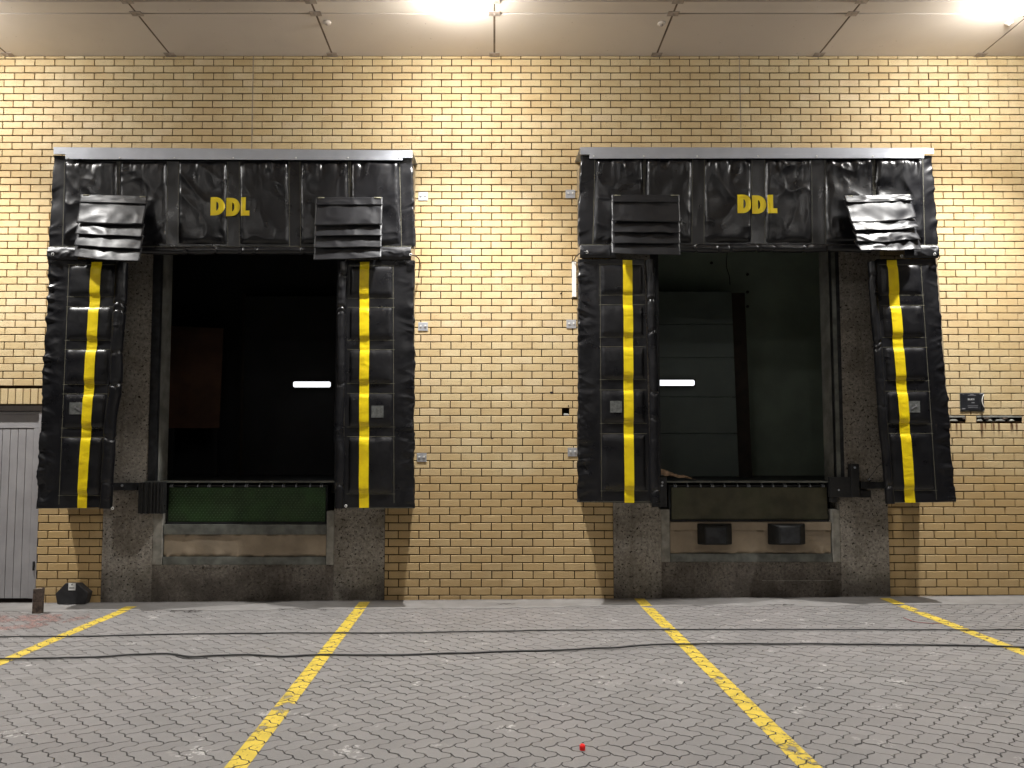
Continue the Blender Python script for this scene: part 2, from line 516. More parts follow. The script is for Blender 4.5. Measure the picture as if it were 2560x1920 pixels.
# openings left out of the brickwork: (x0, x1, z0, z1)
DL = (P(219, 1250)[0], P(830, 1250)[0]); DR = (P(1326, 1250)[0], P(1922, 1250)[0])
TOPZ = P(600, 470)[2]
DOORX, DOORZ = S(96, 1250)[0], S(60, 1026)[2]
SOLZ = S(60, 971)[2]
HOLES = [(S(1409, 1030)[0], S(1423, 1030)[0], S(1416, 1038)[2], S(1416, 1023)[2]),
         (S(1373, 983)[0], S(1385, 983)[0], S(1380, 986)[2], S(1380, 978)[2])]
EX = [(DL[0], DL[1], -1, TOPZ), (DR[0], DR[1], -1, TOPZ), (-20, DOORX, -1, DOORZ), (-20, DOORX+.04, DOORZ, SOLZ)]
EXB = EX + [(h[0], h[1], h[2], h[3]) for h in HOLES] + [(s[0], s[1], s[2], s[3]) for s in SLOTS]

wall = thing("brick_wall", (0, 0, 0), "yellow face brick wall with dark raked joints behind the dock shelters", "wall")
# course heights grow a little towards the ground
lv = [-.04]
while lv[-1] < CZ:
    z = lv[-1]
    h = np.interp(z, [0, .5, .9, 1.4, 2.2, 3.3], [.0906, .0896, .0880, .0860, .0845, .0833])
    lv.append(z + h)
JX = [WX0-.071 + .116*round((v-WX0+.071)/.116) for v in (S(642, 300)[0], S(1855, 300)[0])]
bricks = []
for k in range(len(lv)-1):
    z0, z1 = lv[k], min(lv[k+1], CZ+.02)
    zc = (z0+z1)/2
    if z1 - z0 < .03: continue
    off = (.116 if k % 2 else 0) + random.uniform(-.006, .006)
    x = WX0 - .116 + off + .045
    cells = []
    while x < WX1:
        cells.append([x, x+.2320]); x += .2320
    if zc > P(600, 330)[2]:
        for jx in JX:
            new = []
            for a, b in cells:
                if a < jx-.02 and b > jx+.02: new += [[a, jx], [jx, b]]
                elif a < jx < b: new.append([a, jx] if b-jx < .03 else [jx, b])
                else: new.append([a, b])
            cells = new
    for a, b in cells:
        segs = [[a+.0050, b-.0050]]
        for (ex0, ex1, ez0, ez1) in EXB:
            if ez0 < zc < ez1:
                ns = []
                for s0, s1 in segs:
                    if s1 <= ex0 or s0 >= ex1: ns.append([s0, s1]); continue
                    if s0 < ex0-.025: ns.append([s0, ex0-.003])
                    if s1 > ex1+.025: ns.append([ex1+.003, s1])
                segs = ns
        for s0, s1 in segs:
            if s1 - s0 > .022: bricks.append((s0, s1, z0+.0053, z1-.0053, k))

def brick_geo(w, h, d=.05, ch=.0035):
    """centred in x,z; front face at y = 0"""
    a, b = w/2, h/2
    v = [(-a+ch,0,-b+ch),(a-ch,0,-b+ch),(a-ch,0,b-ch),(-a+ch,0,b-ch),(-a,ch,-b),(a,ch,-b),(a,ch,b),(-a,ch,b),(-a,d,-b),(a,d,-b),(a,d,b),(-a,d,b)]
    f = [(0,1,2,3),(4,5,1,0),(5,6,2,1),(6,7,3,2),(7,4,0,3),(8,9,5,4),(9,10,6,5),(10,11,7,6),(11,8,4,7)]
    return v, f
def in_view(x, y, z):
    dx, dy, dz = x, y + D, z - CH
    dep = dy*cp + dz*sp; up = -dy*sp + dz*cp
    sx, sy = PX0 + F_PX*dx/dep, PY0 - F_PX*up/dep
    return 20 < sx < 2540 and 20 < sy < 1900, sx, sy
cand = []
for n, b in enumerate(bricks):
    xc, zc = (b[0]+b[1])/2, (b[2]+b[3])/2
    ok, sx, sy = in_view(xc, 0, zc)
    u, v = sx/U, sy/U
    hid = (85 < u < 905 and 320 < v < 1098) or (1245 < u < 2055 and 318 < v < 1088)
    if ok and not hid and b[1]-b[0] > .2: cand.append(((b[1]-b[0])*(b[3]-b[2]) / math.hypot(xc, D, zc-CH)**2, n))
cand.sort(reverse=True)
single = set(n for _, n in cand[:300])
toneof = lambda: min(1, max(0, random.gauss(.5, .25))) if random.random() > .06 else random.choice([0.02, 1.0])
variants = []
for i in range(12):
    v, f = brick_geo(1, 1, .05, 0)
    mb = MB(); vv, ff = brick_geo(.225, .078)
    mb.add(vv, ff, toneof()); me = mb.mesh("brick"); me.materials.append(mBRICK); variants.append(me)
mb = MB()
rowt = {}
for n, (a, b, c, d, k) in enumerate(bricks):
    xc, zc = (a+b)/2, (c+d)/2
    jy = random.uniform(-.0016, .0016)
    if n in single:
        o = bpy.data.objects.new("brick", random.choice(variants))
        link(o, wall, (xc, jy, zc)); o.scale = ((b-a)/.225, 1, (d-c)/.078)
        o.rotation_euler = (0, random.gauss(0, .002), random.gauss(0, .004))
        continue
    v, f = brick_geo(b-a, d-c)
    q = random.gauss(0, .003)
    rt = rowt.setdefault(k, random.uniform(-.12, .12))
    mb.add([(xc+x, y+jy, zc+z+x*q) for x, y, z in v], f, min(1, max(0, toneof()+rt)))
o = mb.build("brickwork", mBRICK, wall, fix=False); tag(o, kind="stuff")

# mortar core in rectangles round the openings
def core(x0, x1, z0, z1): cb.box((x0, .016, z0), (x1, .24, z1))
cb = MB()
core(WX0, WX1, TOPZ, CZ+.1)
core(DOORX, DL[0], -.15, DOORZ); core(WX0, DL[0], DOORZ, TOPZ)
h = HOLES[0]; s1, s2 = SLOTS
core(DL[1], h[0], -.15, TOPZ); core(h[1], DR[0], -.15, TOPZ); core(h[0], h[1], -.15, h[2]); core(h[0], h[1], h[3], TOPZ)
core(DR[1], s1[0], -.15, TOPZ); core(s1[1], s2[0], -.15, TOPZ); core(s2[1], WX1, -.15, TOPZ)
for s_ in SLOTS: core(s_[0], s_[1], -.15, s_[2]); core(s_[0], s_[1], s_[3], TOPZ)
cb.build("mortar_core", mMORTAR, wall)
# pale sealant in the two movement joints
for jx in JX:
    mb = MB(); mb.box((jx-.007, .0015, P(600, 325)[2]), (jx+.007, .03, CZ)); mb.build("movement_joint", mPLAST, wall)
# soldier course over the grey door
x = WX0
while x < DOORX + .25:
    mb = MB(); v, f = brick_geo(.078, SOLZ-DOORZ-.075)
    xc, zc = x+.041, (SOLZ + DOORZ+.07)/2
    if xc + .04 < DOORX + .04:
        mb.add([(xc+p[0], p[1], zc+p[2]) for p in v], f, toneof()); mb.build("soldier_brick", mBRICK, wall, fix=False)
    x += .086
mb = MB(); mb.box((WX0, .012, DOORZ), (DOORX+.04, .2, SOLZ)); mb.build("soldier_mortar", mMORTAR, wall)
mb = MB(); mb.box((WX0, .002, DOORZ-.005), (DOORX+.03, .05, DOORZ+.055)); mb.build("steel_lintel", mGAP, wall)
# pocket holes knocked through the brick
for h_ in HOLES[:1]:
    mb = MB(); mb.box((h_[0], .12, h_[2]), (h_[1], .2, h_[3])); mb.build("hole_back", mGAP, wall)
    mb = MB()
    for k in range(5):
        x = random.uniform(h_[0]+.01, h_[1]-.01); mb.lathe((x, .02+random.random()*.02, h_[2]), [(.016, 0), (.014, .012), (.006, .02), (0, .022)], 7)
    mb.build("mortar_lump", mREVEAL, wall)
mb = MB(); q = S(1379, 982)
mb.lathe((0, 0, 0), [(0, 0)]*2, 3)
mb = MB(); mb.prism([(q[0]+.02*math.cos(a)*(1+.3*math.sin(3*a)), -.0025, q[2]+.014*math.sin(a)) for a in np.linspace(0, 6.28, 12, False)], (0, .004, 0)); mb.build("chipped_spot", mGAP, wall)
for sx, sy in ((1421, 1015), (1402, 734), (1230, 1096)):
    q = S(sx, sy); mb = MB(); mb.cyl((q[0], -.002, q[2]), (q[0], .01, q[2]), .009, 10); mb.build("drill_hole", mGAP, wall)

# recessed slots with broken mortar
for k, s_ in enumerate(SLOTS):
    t = thing("wall_slot", (s_[0], 0, s_[2]), ("short recessed slot in brickwork beside the right shelter, with rust streaks" if k == 0 else
              "long recessed slot in brickwork under the black sign, with rust streaks"), "wall slot", "recessed slots with rust streaks")
    mb = MB(); mb.box((s_[0], .07, s_[2]), (s_[1], .1, s_[3])); mb.build("slot_back", mGAP, t)
    mb = MB(); mb.box((s_[0]+.004, .004, s_[3]-.026), (s_[1]-.004, .07, s_[3]-.002)); mb.build("slot_lip", mREVEAL, t, bevel=.003)
    x = s_[0]+.01
    while x < s_[1]-.05:
        mb = MB(); w = random.uniform(.05, .11); mb.hexa([(x, .004, s_[2]+.002), (x+w, .004, s_[2]+.002), (x+w, .06, s_[2]+.002), (x, .06, s_[2]+.002)],
            [(x+.012, .008, s_[2]+.022), (x+w-.02, .008, s_[2]+.024), (x+w-.02, .06, s_[2]+.024), (x+.012, .06, s_[2]+.02)])
        x += w + random.uniform(.03, .06)
        mb.build("mortar_bed", mREVEAL, t, bevel=.004)
    for x in (np.arange(s_[0]+.09, s_[1]-.02, .21)): mb = MB(); mb.box((x, .002, s_[3]-.045), (x+.055, .06, s_[3]-.022)); mb.build("rusty_tie", mRUST, t)

# ================================================================== GROUND
A_ = .1015
HZ = -.10
def tri(t):
    t = t % 1.0
    return t/.25 if t < .25 else (1-(t-.25)/.25 if t < .75 else (t-1)/.25)
def outline(w, h):
    pts = []
    prof = (0, .25, .75)
    for i in range(w):
        for q in prof: pts.append((i+q, HZ*tri(q)))
    for j in range(h):
        for q in prof: pts.append((w+HZ*tri(q), j+q))
    for i in range(w, 0, -1):
        for q in prof: pts.append((i-q, h+HZ*tri(1-q if q else 0)))
    for j in range(h, 0, -1):
        for q in prof: pts.append((HZ*tri(1-q if q else 0), j-q))
    return pts
PO = {}
for key, (w, h) in {"h": (2, 1), "v": (1, 2)}.items():
    raw = outline(w, h); cx, cy = w/2, h/2
    jj = .0021/A_
    ring = lambda e: [((x-cx)*(1-2*e/w)*A_, (y-cy)*(1-2*e/h)*A_) for x, y in raw]
    PO[key] = (ring(jj), ring(jj+.0022/A_), (cx, cy))
ANG = R(135.4)
ca, sa = math.cos(ANG), math.sin(ANG)
OX, OY = .03, -.2
tiles = []
PX_MIN, PX_MAX, PY_MIN, PY_MAX = -7.6, 7.8, -7.3, -.40
NR = 125
for i in range(-NR, NR):
    for j in range(-NR, NR):
        c = (i - j) % 4
        if c == 0: key = "h"
        elif c == 3: key = "v"
        else: continue
        cx, cy = PO[key][2]
        lx, ly = (i+cx)*A_, (j+cy)*A_
        x, y = OX + lx*ca - ly*sa, OY + lx*sa + ly*ca
        if PX_MIN < x < PX_MAX and PY_MIN < y < PY_MAX: tiles.append((x, y, key))
def tile_geo(key):
    o, i_, _ = PO[key]; n = len(o)
    rot = lambda p, z: (p[0]*ca-p[1]*sa, p[0]*sa+p[1]*ca, z)
    v = [rot(p, 0) for p in i_] + [rot(p, -.0145) for p in o]
    f = [tuple(range(n))] + [(k+n, (k+1) % n+n, (k+1) % n, k) for k in range(n)]
    return v, f
TG = {k: tile_geo(k) for k in "hv"}
ground = bpy.data.objects.new("paving", None); link(ground, None, (0, 0, 0)); tag(ground, kind="structure")
cand = []
for n, (x, y, key) in enumerate(tiles):
    ok, sx, sy = in_view(x, y, 0)
    if ok: cand.append((math.hypot(x, y+D), n))
cand.sort(); single = set(n for _, n in cand[:300])
tv = {}
for key in "hv":
    for q in range(6):
        mb = MB(); v, f = TG[key]; mb.add(v, f, random.random()); me = mb.mesh("paver"); me.materials.append(mPAVER); tv[key, q] = me
mb = MB(); tz = []
for n, (x, y, key) in enumerate(tiles):
    z = gz(x) + random.gauss(0, .0006) + .004*float(sn(x*.8, y*.8, 5))*min(1, -y/2)
    ax, ay = random.gauss(0, .004), random.gauss(0, .004)
    tz.append((z, ax, ay))
    v, f = TG[key]
    if n in single:
        o = bpy.data.objects.new("paver", tv[key, random.randrange(6)]); link(o, ground, (x, y, z))
        o.rotation_euler = (ay, -ax, 0); continue
    mb.add([(x+p[0], y+p[1], z+p[2]+p[0]*ax+p[1]*ay) for p in v], f, random.random())
o = mb.build("paver_field", mPAVER, ground, fix=False); tag(o, kind="stuff")
def gquad(mb, x0, x1, y0, y1, up, n=1):
    mb.add([(x0, y0, gz(x0)+up), (x1, y0, gz(x1)+up), (x1, y1, gz(x1)+up), (x0, y1, gz(x0)+up)], [(0, 1, 2, 3)])
mb = MB(); gquad(mb, -60, 60, -60, 1, -.021); mb.build("joint_bed", mSAND, ground)
gx, gy = np.meshgrid(np.arange(PX_MIN, PX_MAX, .05), np.arange(PY_MIN, -.40, .05))
fill = -.0030 - .0110*np.clip(2.6*(vn(gx*2.3, gy*2.3, 91)*.5+vn(gx*.6, gy*.6, 92)*.5 - .18 - .36*np.clip((gy+4.3)/2.2, 0, 1)), 0, 1)
grid_obj("joint_sand", np.stack([gx, gy, SLOPE*gx+fill+.004*sn(gx*.8, gy*.8, 5)*np.clip(-gy/2, 0, 1)], -1), mSAND, ground)
mb = MB(); gquad(mb, -60, PX_MIN+.05, -60, -.45, -.001); gquad(mb, PX_MAX-.05, 60, -60, -.45, -.001); gquad(mb, PX_MIN+.05, PX_MAX-.05, -60, PY_MIN+.05, -.001)
mb.build("far_paving", mGROUND, ground)
# cast concrete apron along the wall, uneven front edge
APR = []
ax_ = np.arange(-20, 20.01, .06)
vs = []; fs = []
for k, x in enumerate(ax_):
    e = -.47 + .05*float(sn(x*1.7, 0, 3)) + .03*float(sn(x*9, 0, 4))
    APR.append(e)
    vs += [(x, .02, gz(x)+.007), (x, e, gz(x)+.0065), (x, e-.012, gz(x)-.02)]
for k in range(len(ax_)-1):
    a = 3*k; fs += [(a, a+1, a+4, a+3), (a+1, a+2, a+5, a+4)]
mb = MB(); mb.add(vs, fs); o = mb.build("concrete_apron", mAPRON, None); tag(o, kind="structure")

for n_, (sx0, sx1, sy) in enumerate(((418, 512, 1528), (455, 500, 1531), (690, 772, 1524), (800, 820, 1526), (1915, 1990, 1514), (1240, 1290, 1512))):
    p0, p1 = G(sx0, sy), G(sx1, sy-1); mb = MB(); N = 26; top = []; bot = []
    for k in range(N+1):
        x = p0[0]+(p1[0]-p0[0])*k/N; y = p0[1] + .022*tri(k*.13) + .01*float(sn(k*.7, n_, 2)); w = (.004+.012*float(vn(k*.5, n_, 6)))*min(1, k/4, (N-k)/4)
        top.append((x, y+w, gz(x)+.0092)); bot.append((x, y-w, gz(x)+.0092))
    mb.add(top+bot, [(k, k+1, N+1+k+1, N+1+k) for k in range(N)]); mb.build("open_crack", mGAP, ground, fix=False)

def clip(poly, ax, ay, c):
    """keep points with ax*x+ay*y <= c"""
    out = []
    for i in range(len(poly)):
        p, q = poly[i], poly[(i+1) % len(poly)]
        dp, dq = ax*p[0]+ay*p[1]-c, ax*q[0]+ay*q[1]-c
        if dp <= 0: out.append(p)
        if dp*dq < 0:
            t = dp/(dp-dq); out.append((p[0]+(q[0]-p[0])*t, p[1]+(q[1]-p[1])*t))
    return out
def painted(name, mat, quad, label, cat, group=None):
    """quad: convex polygon in ground xy, counter-clockwise; painted on every paver top it covers"""
    hp = []
    for i in range(len(quad)):
        (x0, y0), (x1, y1) = quad[i], quad[(i+1) % len(quad)]
        nx, ny = y1-y0, -(x1-x0); hp.append((nx, ny, nx*x0+ny*y0))
    mb = MB()
    bx = [p[0] for p in quad]; by = [p[1] for p in quad]
    for (x, y, key), (z, ax, ay) in zip(tiles, tz):
        if not (min(bx)-.2 < x < max(bx)+.2 and min(by)-.2 < y < max(by)+.2) or y > -.44: continue
        v, f = TG[key]; n = len(PO[key][0])
        poly = [(x+p[0], y+p[1]) for p in v[:n]]
        for h_ in hp:
            if poly: poly = clip(poly, *h_)
        if len(poly) < 3: continue
        zz = lambda p: z + .0016 + (p[0]-x)*ax + (p[1]-y)*ay
        mb.add([(p[0], p[1], zz(p)) for p in poly], [tuple(range(len(poly)))])
    poly = list(quad); poly = clip(poly, 0, -1, .455)
    if len(poly) > 2: mb.add([(p[0], p[1], gz(p[0])+.009) for p in poly], [tuple(range(len(poly)))])
    o = mb.build(name, mat, None, fix=False)
    return tag(o, label, cat, group)
for xt, xn, y0, lab in ((-1.435, -1.355, -.10, "long yellow painted line running from the left dock's right pier to the bottom edge"),
                        (1.615, 1.632, -.03, "long yellow painted line running from the right dock's left pier to the bottom edge"),
                        (-3.94, -3.95, -.26, "short yellow painted line at far left beside the black box"),
                        (4.31, 4.22, -.12, "short yellow painted line at far right beyond the right dock")):
    yn = -7.2
    sl = (xn-xt)/(-4.7+.1); x2 = xt + sl*(yn-y0)
    painted("painted_line", mYPAINT, [(x2-.06, yn), (x2+.06, yn), (xt+.06, y0), (xt-.06, y0)], lab, "painted line", "yellow painted bay lines on the paving")
q = [G(-120, 1590), G(-120, 1545), G(100, 1535), G(225, 1533), G(225, 1545), G(60, 1575)]
c_ = sum(p[0] for p in q)/6, sum(p[1] for p in q)/6
q.sort(key=lambda p: math.atan2(p[1]-c_[1], p[0]-c_[0]))
painted("red_marking", mRPAINT, [(p[0], p[1]) for p in q], "faded pinkish red paint on the ground in front of the grey door and rusty post", "paint mark")
q = [G(-200, 1668), G(0, 1640), G(28, 1628), G(0, 1621), G(-200, 1625)]
c_ = sum(p[0] for p in q)/5, sum(p[1] for p in q)/5
q.sort(key=lambda p: math.atan2(p[1]-c_[1], p[0]-c_[0]))
painted("red_marking", mRPAINT, [(p[0], p[1]) for p in q], "red painted patch at the left edge beside the yellow line's near end", "paint mark")

# cables, thread, cap
def smooth_path(pts, n=10):
    out = []
    for k in range(len(pts)-1):
        p0, p1, p2, p3 = [Vector(pts[min(max(k+d, 0), len(pts)-1)]) for d in (-1, 0, 1, 2)]
        for i in range(n):
            t = i/n; out.append(.5*((2*p1)+(p2-p0)*t+(2*p0-5*p1+4*p2-p3)*t*t+(3*p1-p0-3*p2+p3)*t**3))
    return out + [Vector(pts[-1])]
def cable(pts, r, lab, wob=.004, seed=1):
    w = [G(sx, sy) for sx, sy in pts]
    w = smooth_path(w, 14)
    w = [(p.x, p.y + wob*float(sn(p.x*5, 0, seed)) + wob*.5*float(sn(p.x*17, 0, seed)), p.z + r + .004 + .003*float(vn(p.x*6, 2, seed))) for p in w]
    mb = MB(); mb.tube(w, r, 8); o = mb.build("cable", mCABLE, None, True)
    return tag(o, lab, "cable", "black cables lying across the paving")
cable([(-500, 1600), (-100, 1595), (0, 1595), (226, 1593), (452, 1588), (678, 1586), (1000, 1585), (1280, 1580), (1400, 1578.6), (1852, 1576.5), (2400, 1578), (2560, 1577.5), (3000, 1580)], .0062,
      "thin black cable nearer the wall, running nearly straight across the yard", seed=1)
cable([(-500, 1660), (-100, 1653), (0, 1651), (90, 1650), (230, 1646), (330, 1641), (405, 1638), (440, 1641), (480, 1646.5), (540, 1643), (620, 1641), (700, 1645), (790, 1641), (1000, 1641), (1280, 1632),
       (1400, 1629), (1560, 1621), (1650, 1615), (1800, 1613), (2100, 1614), (2400, 1617), (2560, 1622), (3000, 1634)], .0078,
      "thicker black cable farther from the wall, with a kink at left", seed=2)
mb = MB(); w = smooth_path([G(440, 1641), G(452, 1645), G(470, 1648), G(520, 1646)], 8); mb.tube([(p.x, p.y-.01, p.z+.006) for p in w], .003, 6)
tag(mb.build("wire_end", mCABLE, None, True), "short thin black wire end lying against the kink of the thicker cable", "wire")
mb = MB(); w = smooth_path([G(2258, 1545), G(2285, 1555), G(2320, 1559), G(2354, 1560)], 8); mb.tube([(p.x, p.y, p.z+.005) for p in w], .0025, 6)
tag(mb.build("red_thread", mTHR, None, True), "thin red cord lying by the right-hand short yellow line", "cord")
q = G(1456, 1876)
t = thing("bottle_cap", q, "small bright red plastic cap lying on the pavers at bottom centre", "cap")
mb = MB(); mb.lathe((q[0], q[1], q[2]+.002), [(0, 0), (.0155, 0), (.0165, .003), (.0155, .012), (.0165, .0135), (.0150, .026), (.0135, .028), (0, .028)], 18); mb.build("cap_body", mRED, t, True)
mb = MB(); mb.lathe((q[0], q[1], q[2]+.030), [(.010, 0), (.009, .004), (0, .004)], 12); mb.build("cap_top", mRED, t, True)

# ================================================================== GREY DOOR, POST, BAIT BOX
d0 = .045
dzb = gz(-5)+.045
t = thing("grey_door", (DOORX-.7, d0, 0), "grey vertically grooved metal door at the far left under the brick lintel", "door")
zt = DOORZ-.01
mb = MB(); mb.box((DOORX-.035, .012, -.05), (DOORX-.003, .2, zt)); mb.box((WX0, .03, zt-.03), (DOORX-.035, .2, zt)); mb.build("door_frame", mDOOR, t, bevel=.003)
mb = MB(); mb.box((WX0, d0, zt-.19), (DOORX-.036, d0+.04, zt-.031)); mb.box((DOORX-.105, d0, dzb), (DOORX-.036, d0+.04, zt-.191)); mb.build("door_rail", mDOOR, t, bevel=.003)
xr = DOORX-.108
k = 0
while xr > WX0:
    mb = MB(); mb.box((xr-.0855, d0+.006, dzb), (xr, d0+.04, zt-.194)); mb.build("door_plank", mDOOR, t, bevel=.004); xr -= .090; k += 1
mb = MB(); mb.box((WX0, d0+.05, -.1), (DOORX, d0+.1, zt)); mb.build("door_backing", mGAP, t)
mb = MB(); mb.cyl((DOORX-.03, .004, S(90, 1415)[2]-.05), (DOORX-.03, .004, S(90, 1415)[2]+.05), .011, 10); mb.build("hinge", mSTEELD, t)
# left edge beyond the door is closed by wall
q = G(94, 1535)
t = thing("post_stub", q, "short rusty brown post stub standing in front of the grey door's right edge", "post")
w = .045; hh = .262
mb = MB()
for k in range(7):
    pass
b0 = [(q[0]-w, q[1]-w*.7, q[2]-.01), (q[0]+w, q[1]-w*.7, q[2]-.01), (q[0]+w, q[1]+w*.7, q[2]-.01), (q[0]-w, q[1]+w*.7, q[2]-.01)]
b1 = [(p[0]+.003, p[1], p[2]+hh*.55) for p in b0]; b2 = [(p[0]*1+.006, p[1], q[2]+hh + (.006 if i in (1, 2) else 0)) for i, p in enumerate(b0)]
mb.hexa(b0, b1); mb.build("post_shaft", mRUST, t, bevel=.006)
mb = MB(); mb.hexa([(p[0], p[1], p[2]+.0005) for p in b1], b2); mb.build("post_head", mRUST, t, bevel=.005)
mb = MB(); mb.prism([(q[0]+(.10+.02*math.sin(5*a))*math.cos(a), q[1]+.08*math.sin(a), q[2]+.001) for a in np.linspace(0, 6.28, 18, False)], (0, 0, .008)); mb.build("post_footing", mAPRON, t)

yb = -.13
def BX(sx, sy, y=yb): return S(sx, sy, y)
c = [BX(142, 1523), BX(212, 1523), BX(220, 1494), BX(192, 1470), BX(163, 1470), BX(137, 1497)]
zb = gz(-4.8)+.013
dz = zb - c[0][2]
c = [(p[0], p[1], p[2]+dz) for p in c]; c[1] = (c[1][0], c[1][1], zb)
t = thing("bait_box", (c[0][0]+.17, yb, zb), "black six-sided plastic box with a white tag against the bricks at left", "box")
back = [((p[0]-c[0][0]-.17)*.93 + c[0][0]+.17, -.004, zb+(p[2]-zb)*.95) for p in c]
mb = MB(); n = 6; mb.add(c+back, [tuple(range(n)), tuple(range(2*n-1, n-1, -1))]+[(i, i+n, (i+1) % n+n, (i+1) % n) for i in range(n)])
mb.build("box_body", mBAIT, t, bevel=.008)
a, b = BX(171, 1470, yb-.003), BX(188, 1488, yb-.003)
mb = MB(); mb.box((a[0], yb-.004, a[2]+dz), (b[0], yb-.002, b[2]+dz)); mb.build("tag_card", mWHITE, t)
mb = MB(); mb.box((a[0]+.01, yb-.0055, b[2]+dz+.022), (b[0]-.012, yb-.0045, b[2]+dz+.030)); xm = (a[0]+b[0])/2
mb.prism([(xm-.008, yb-.0055, a[2]+dz-.012), (xm+.010, yb-.0055, a[2]+dz-.010), (xm, yb-.0055, a[2]+dz-.030)], (0, .001, 0)); mb.build("tag_print", mSTEELD, t)

# ================================================================== DOCK SURROUNDS
FLZ = P(540, 1039)[2]                                   # dock floor level
def bumps_plate(name, mat, x0, x1, z0, z1, y, parent, tread):
    mb = MB(); mb.box((x0, y, z0), (x1, y+.02, z1)); o = mb.build(name, mat, parent, bevel=.002)
    if tread:
        mb = MB(); k = 0
        zz = z0+.02
        while zz < z1-.02:
            xx = x0+.02 + (.02 if k % 2 else 0)
            while xx < x1-.02:
                s = .009 if (int(xx*50)+k) % 2 else -.009
                mb.add([(xx-.010, y-.0002, zz-s*.7), (xx+.010, y-.0002, zz+s*.7), (xx+.001, y-.0045, zz+.002), (xx-.001, y-.0045, zz-.002),
                        (xx-.003, y-.0002, zz+.004), (xx+.003, y-.0002, zz-.004)], [(0, 5, 3), (5, 1, 2), (5, 2, 3), (0, 3, 4), (3, 2, 4), (2, 1, 4)])
                xx += .040
            zz += .028; k += 1
        t_ = mb.build("tread_pattern", tread, o, fix=False); tag(t_, kind="stuff")
    return o

def surround(side):
    if side == "left":
        x0, x1 = DL; lab = "grey exposed aggregate concrete surround of the left dock opening"
        xo, xi = P(352, 1180)[0], P(704, 1180)[0]; tr = ((330, 351), (705, 722)); openL, openR = P(338, 1000)[0], P(724, 900)[0]
        yt, yp0, yp1, yc0, yc1 = 1133, 1155, 1203, 1205, 1220
    else:
        x0, x1 = DR; lab = "grey exposed aggregate concrete surround of the right dock opening"
        xo, xi = P(1448, 1180)[0], P(1797, 1180)[0]; tr = ((1428, 1447), (1798, 1815)); openL, openR = P(1426, 900)[0], P(1802, 900)[0]
        yt, yp0, yp1, yc0, yc1 = 1128, 1146, 1196, 1198, 1214
    t = thing("dock_surround", ((x0+x1)/2, 0, 0), lab, "dock surround", "concrete surrounds of the two docks")
    zt, zp0, zp1, zc0, zc1 = [Z(v) for v in (yt, yp0, yp1, yc0, yc1)]
    trx = [(P(a, 1160)[0], P(b, 1160)[0]) for a, b in tr]
    zj = Z(1104 if side == "left" else 1100)
    mb = MB(); mb.box((x0, -.004, -.12), (trx[0][0], .25, TOPZ)); mb.box((trx[0][0], -.004, zj), (openL-.03, .25, TOPZ)); mb.build("pier", mAGG, t)
    mb = MB(); mb.box((trx[1][1], -.004, -.12), (x1, .25, TOPZ)); mb.box((openR+.03, -.004, zj), (trx[1][1], .25, TOPZ)) if openR+.03 < trx[1][1] else None
    mb.build("pier", mAGG, t)
    zl = Z(508); mb = MB(); mb.box((openL-.03, -.003, zl), (openR+.03, .25, TOPZ)); mb.build("lintel", mAGG, t)
    for a, b in trx:
        mb = MB(); mb.box((a+.001, -.007, zc1), (b-.001, .2, zj-.001)); mb.build("pit_edging", mSMOOTH, t, bevel=.006)
    mb = MB(); mb.box((trx[0][0], -.003, -.12), (trx[1][1], .25, zc1-.001)); mb.build("base_wall", mAGG2, t)
    mb = MB(); mb.box((xo, .004, zp0+.001), (xi, .1, zt)); mb.build("pit_channel", mSTEELG if side == "left" else mPLAST, t, bevel=.003)
    mb = MB(); mb.box((xo, .002, zc1), (xi, .1, zp1-.001)); mb.build("pit_channel", mSTEELG, t, bevel=.003)
    # broken-edged plaster infill
    n, m_ = 110, 14
    xs_ = np.linspace(xo+.003, xi-.003, n); ts = np.linspace(0, 1, m_)
    Xg, Tg = np.meshgrid(xs_, ts); Zg = zp1 + .001 + (zp0-zp1)*Tg
    lump = np.clip(sn(Xg*9, Zg*11, 31)*1.2+.1, 0, 1)*np.clip(1-Tg*2.6, 0, 1)
    Yg = .022 + .004*sn(Xg*6, Zg*6, 3) - .012*vn(Xg*40, Zg*40, 8)*lump*1.6 - lump*.012 + .02*(vn(Xg*17, Zg*3, 77) > .62)*(Tg > .93) + .03*np.clip(1-Tg*12, 0, 1)*vn(Xg*25, 0*Xg, 41)
    grid_obj("plaster_infill", np.stack([Xg, Yg, Zg], -1), mPLAST, t)
    mb = MB(); mb.box((xo, .06, zc1), (xi, .24, zt)); mb.build("infill_core", mGAP, t)
    # rough broken edge below the channel
    mb = MB()
    for k in range(46):
        x = random.uniform(xo+.25, xi-.3); z = zc1 - abs(random.gauss(.012, .018)); r_ = random.uniform(.006, .018)
        mb.lathe((x, .0, z), [(r_, -.003), (r_*.8, r_*.3), (0, r_*.4)], 6)
    o = mb.build("spalled_edge", mAGG2, t); tag(o, kind="stuff")
    # opening: steel angle and pale reveal each side
    for sgn, xe in ((-1, openL), (1, openR)):
        mb = MB(); mb.box((xe, -.010, FLZ+.002), (xe+sgn*.095, -.0045, zl)); mb.box((xe, -.0045, FLZ+.002), (xe+sgn*.012, .045, zl)); mb.build("steel_angle", mSTEELD, t)
        mb = MB(); mb.box((xe-sgn*.001, .046, FLZ+.002), (xe+sgn*.06, .30, zl)); mb.build("reveal", mREVEAL, t)
        if sgn > 0 and side == "right":
            mb = MB(); mb.box((xe+.002, -.030, FLZ+.002), (xe+.045, -.011, zl)); mb.build("steel_channel", mSTEELG, t)
    mb = MB(); mb.box((openL-.12, -.022, FLZ-.018), (openR+.02, .30, FLZ)); mb.build("sill_plate", mSTEELG, t)
    return t, xo, xi, zt, openL, openR, zl
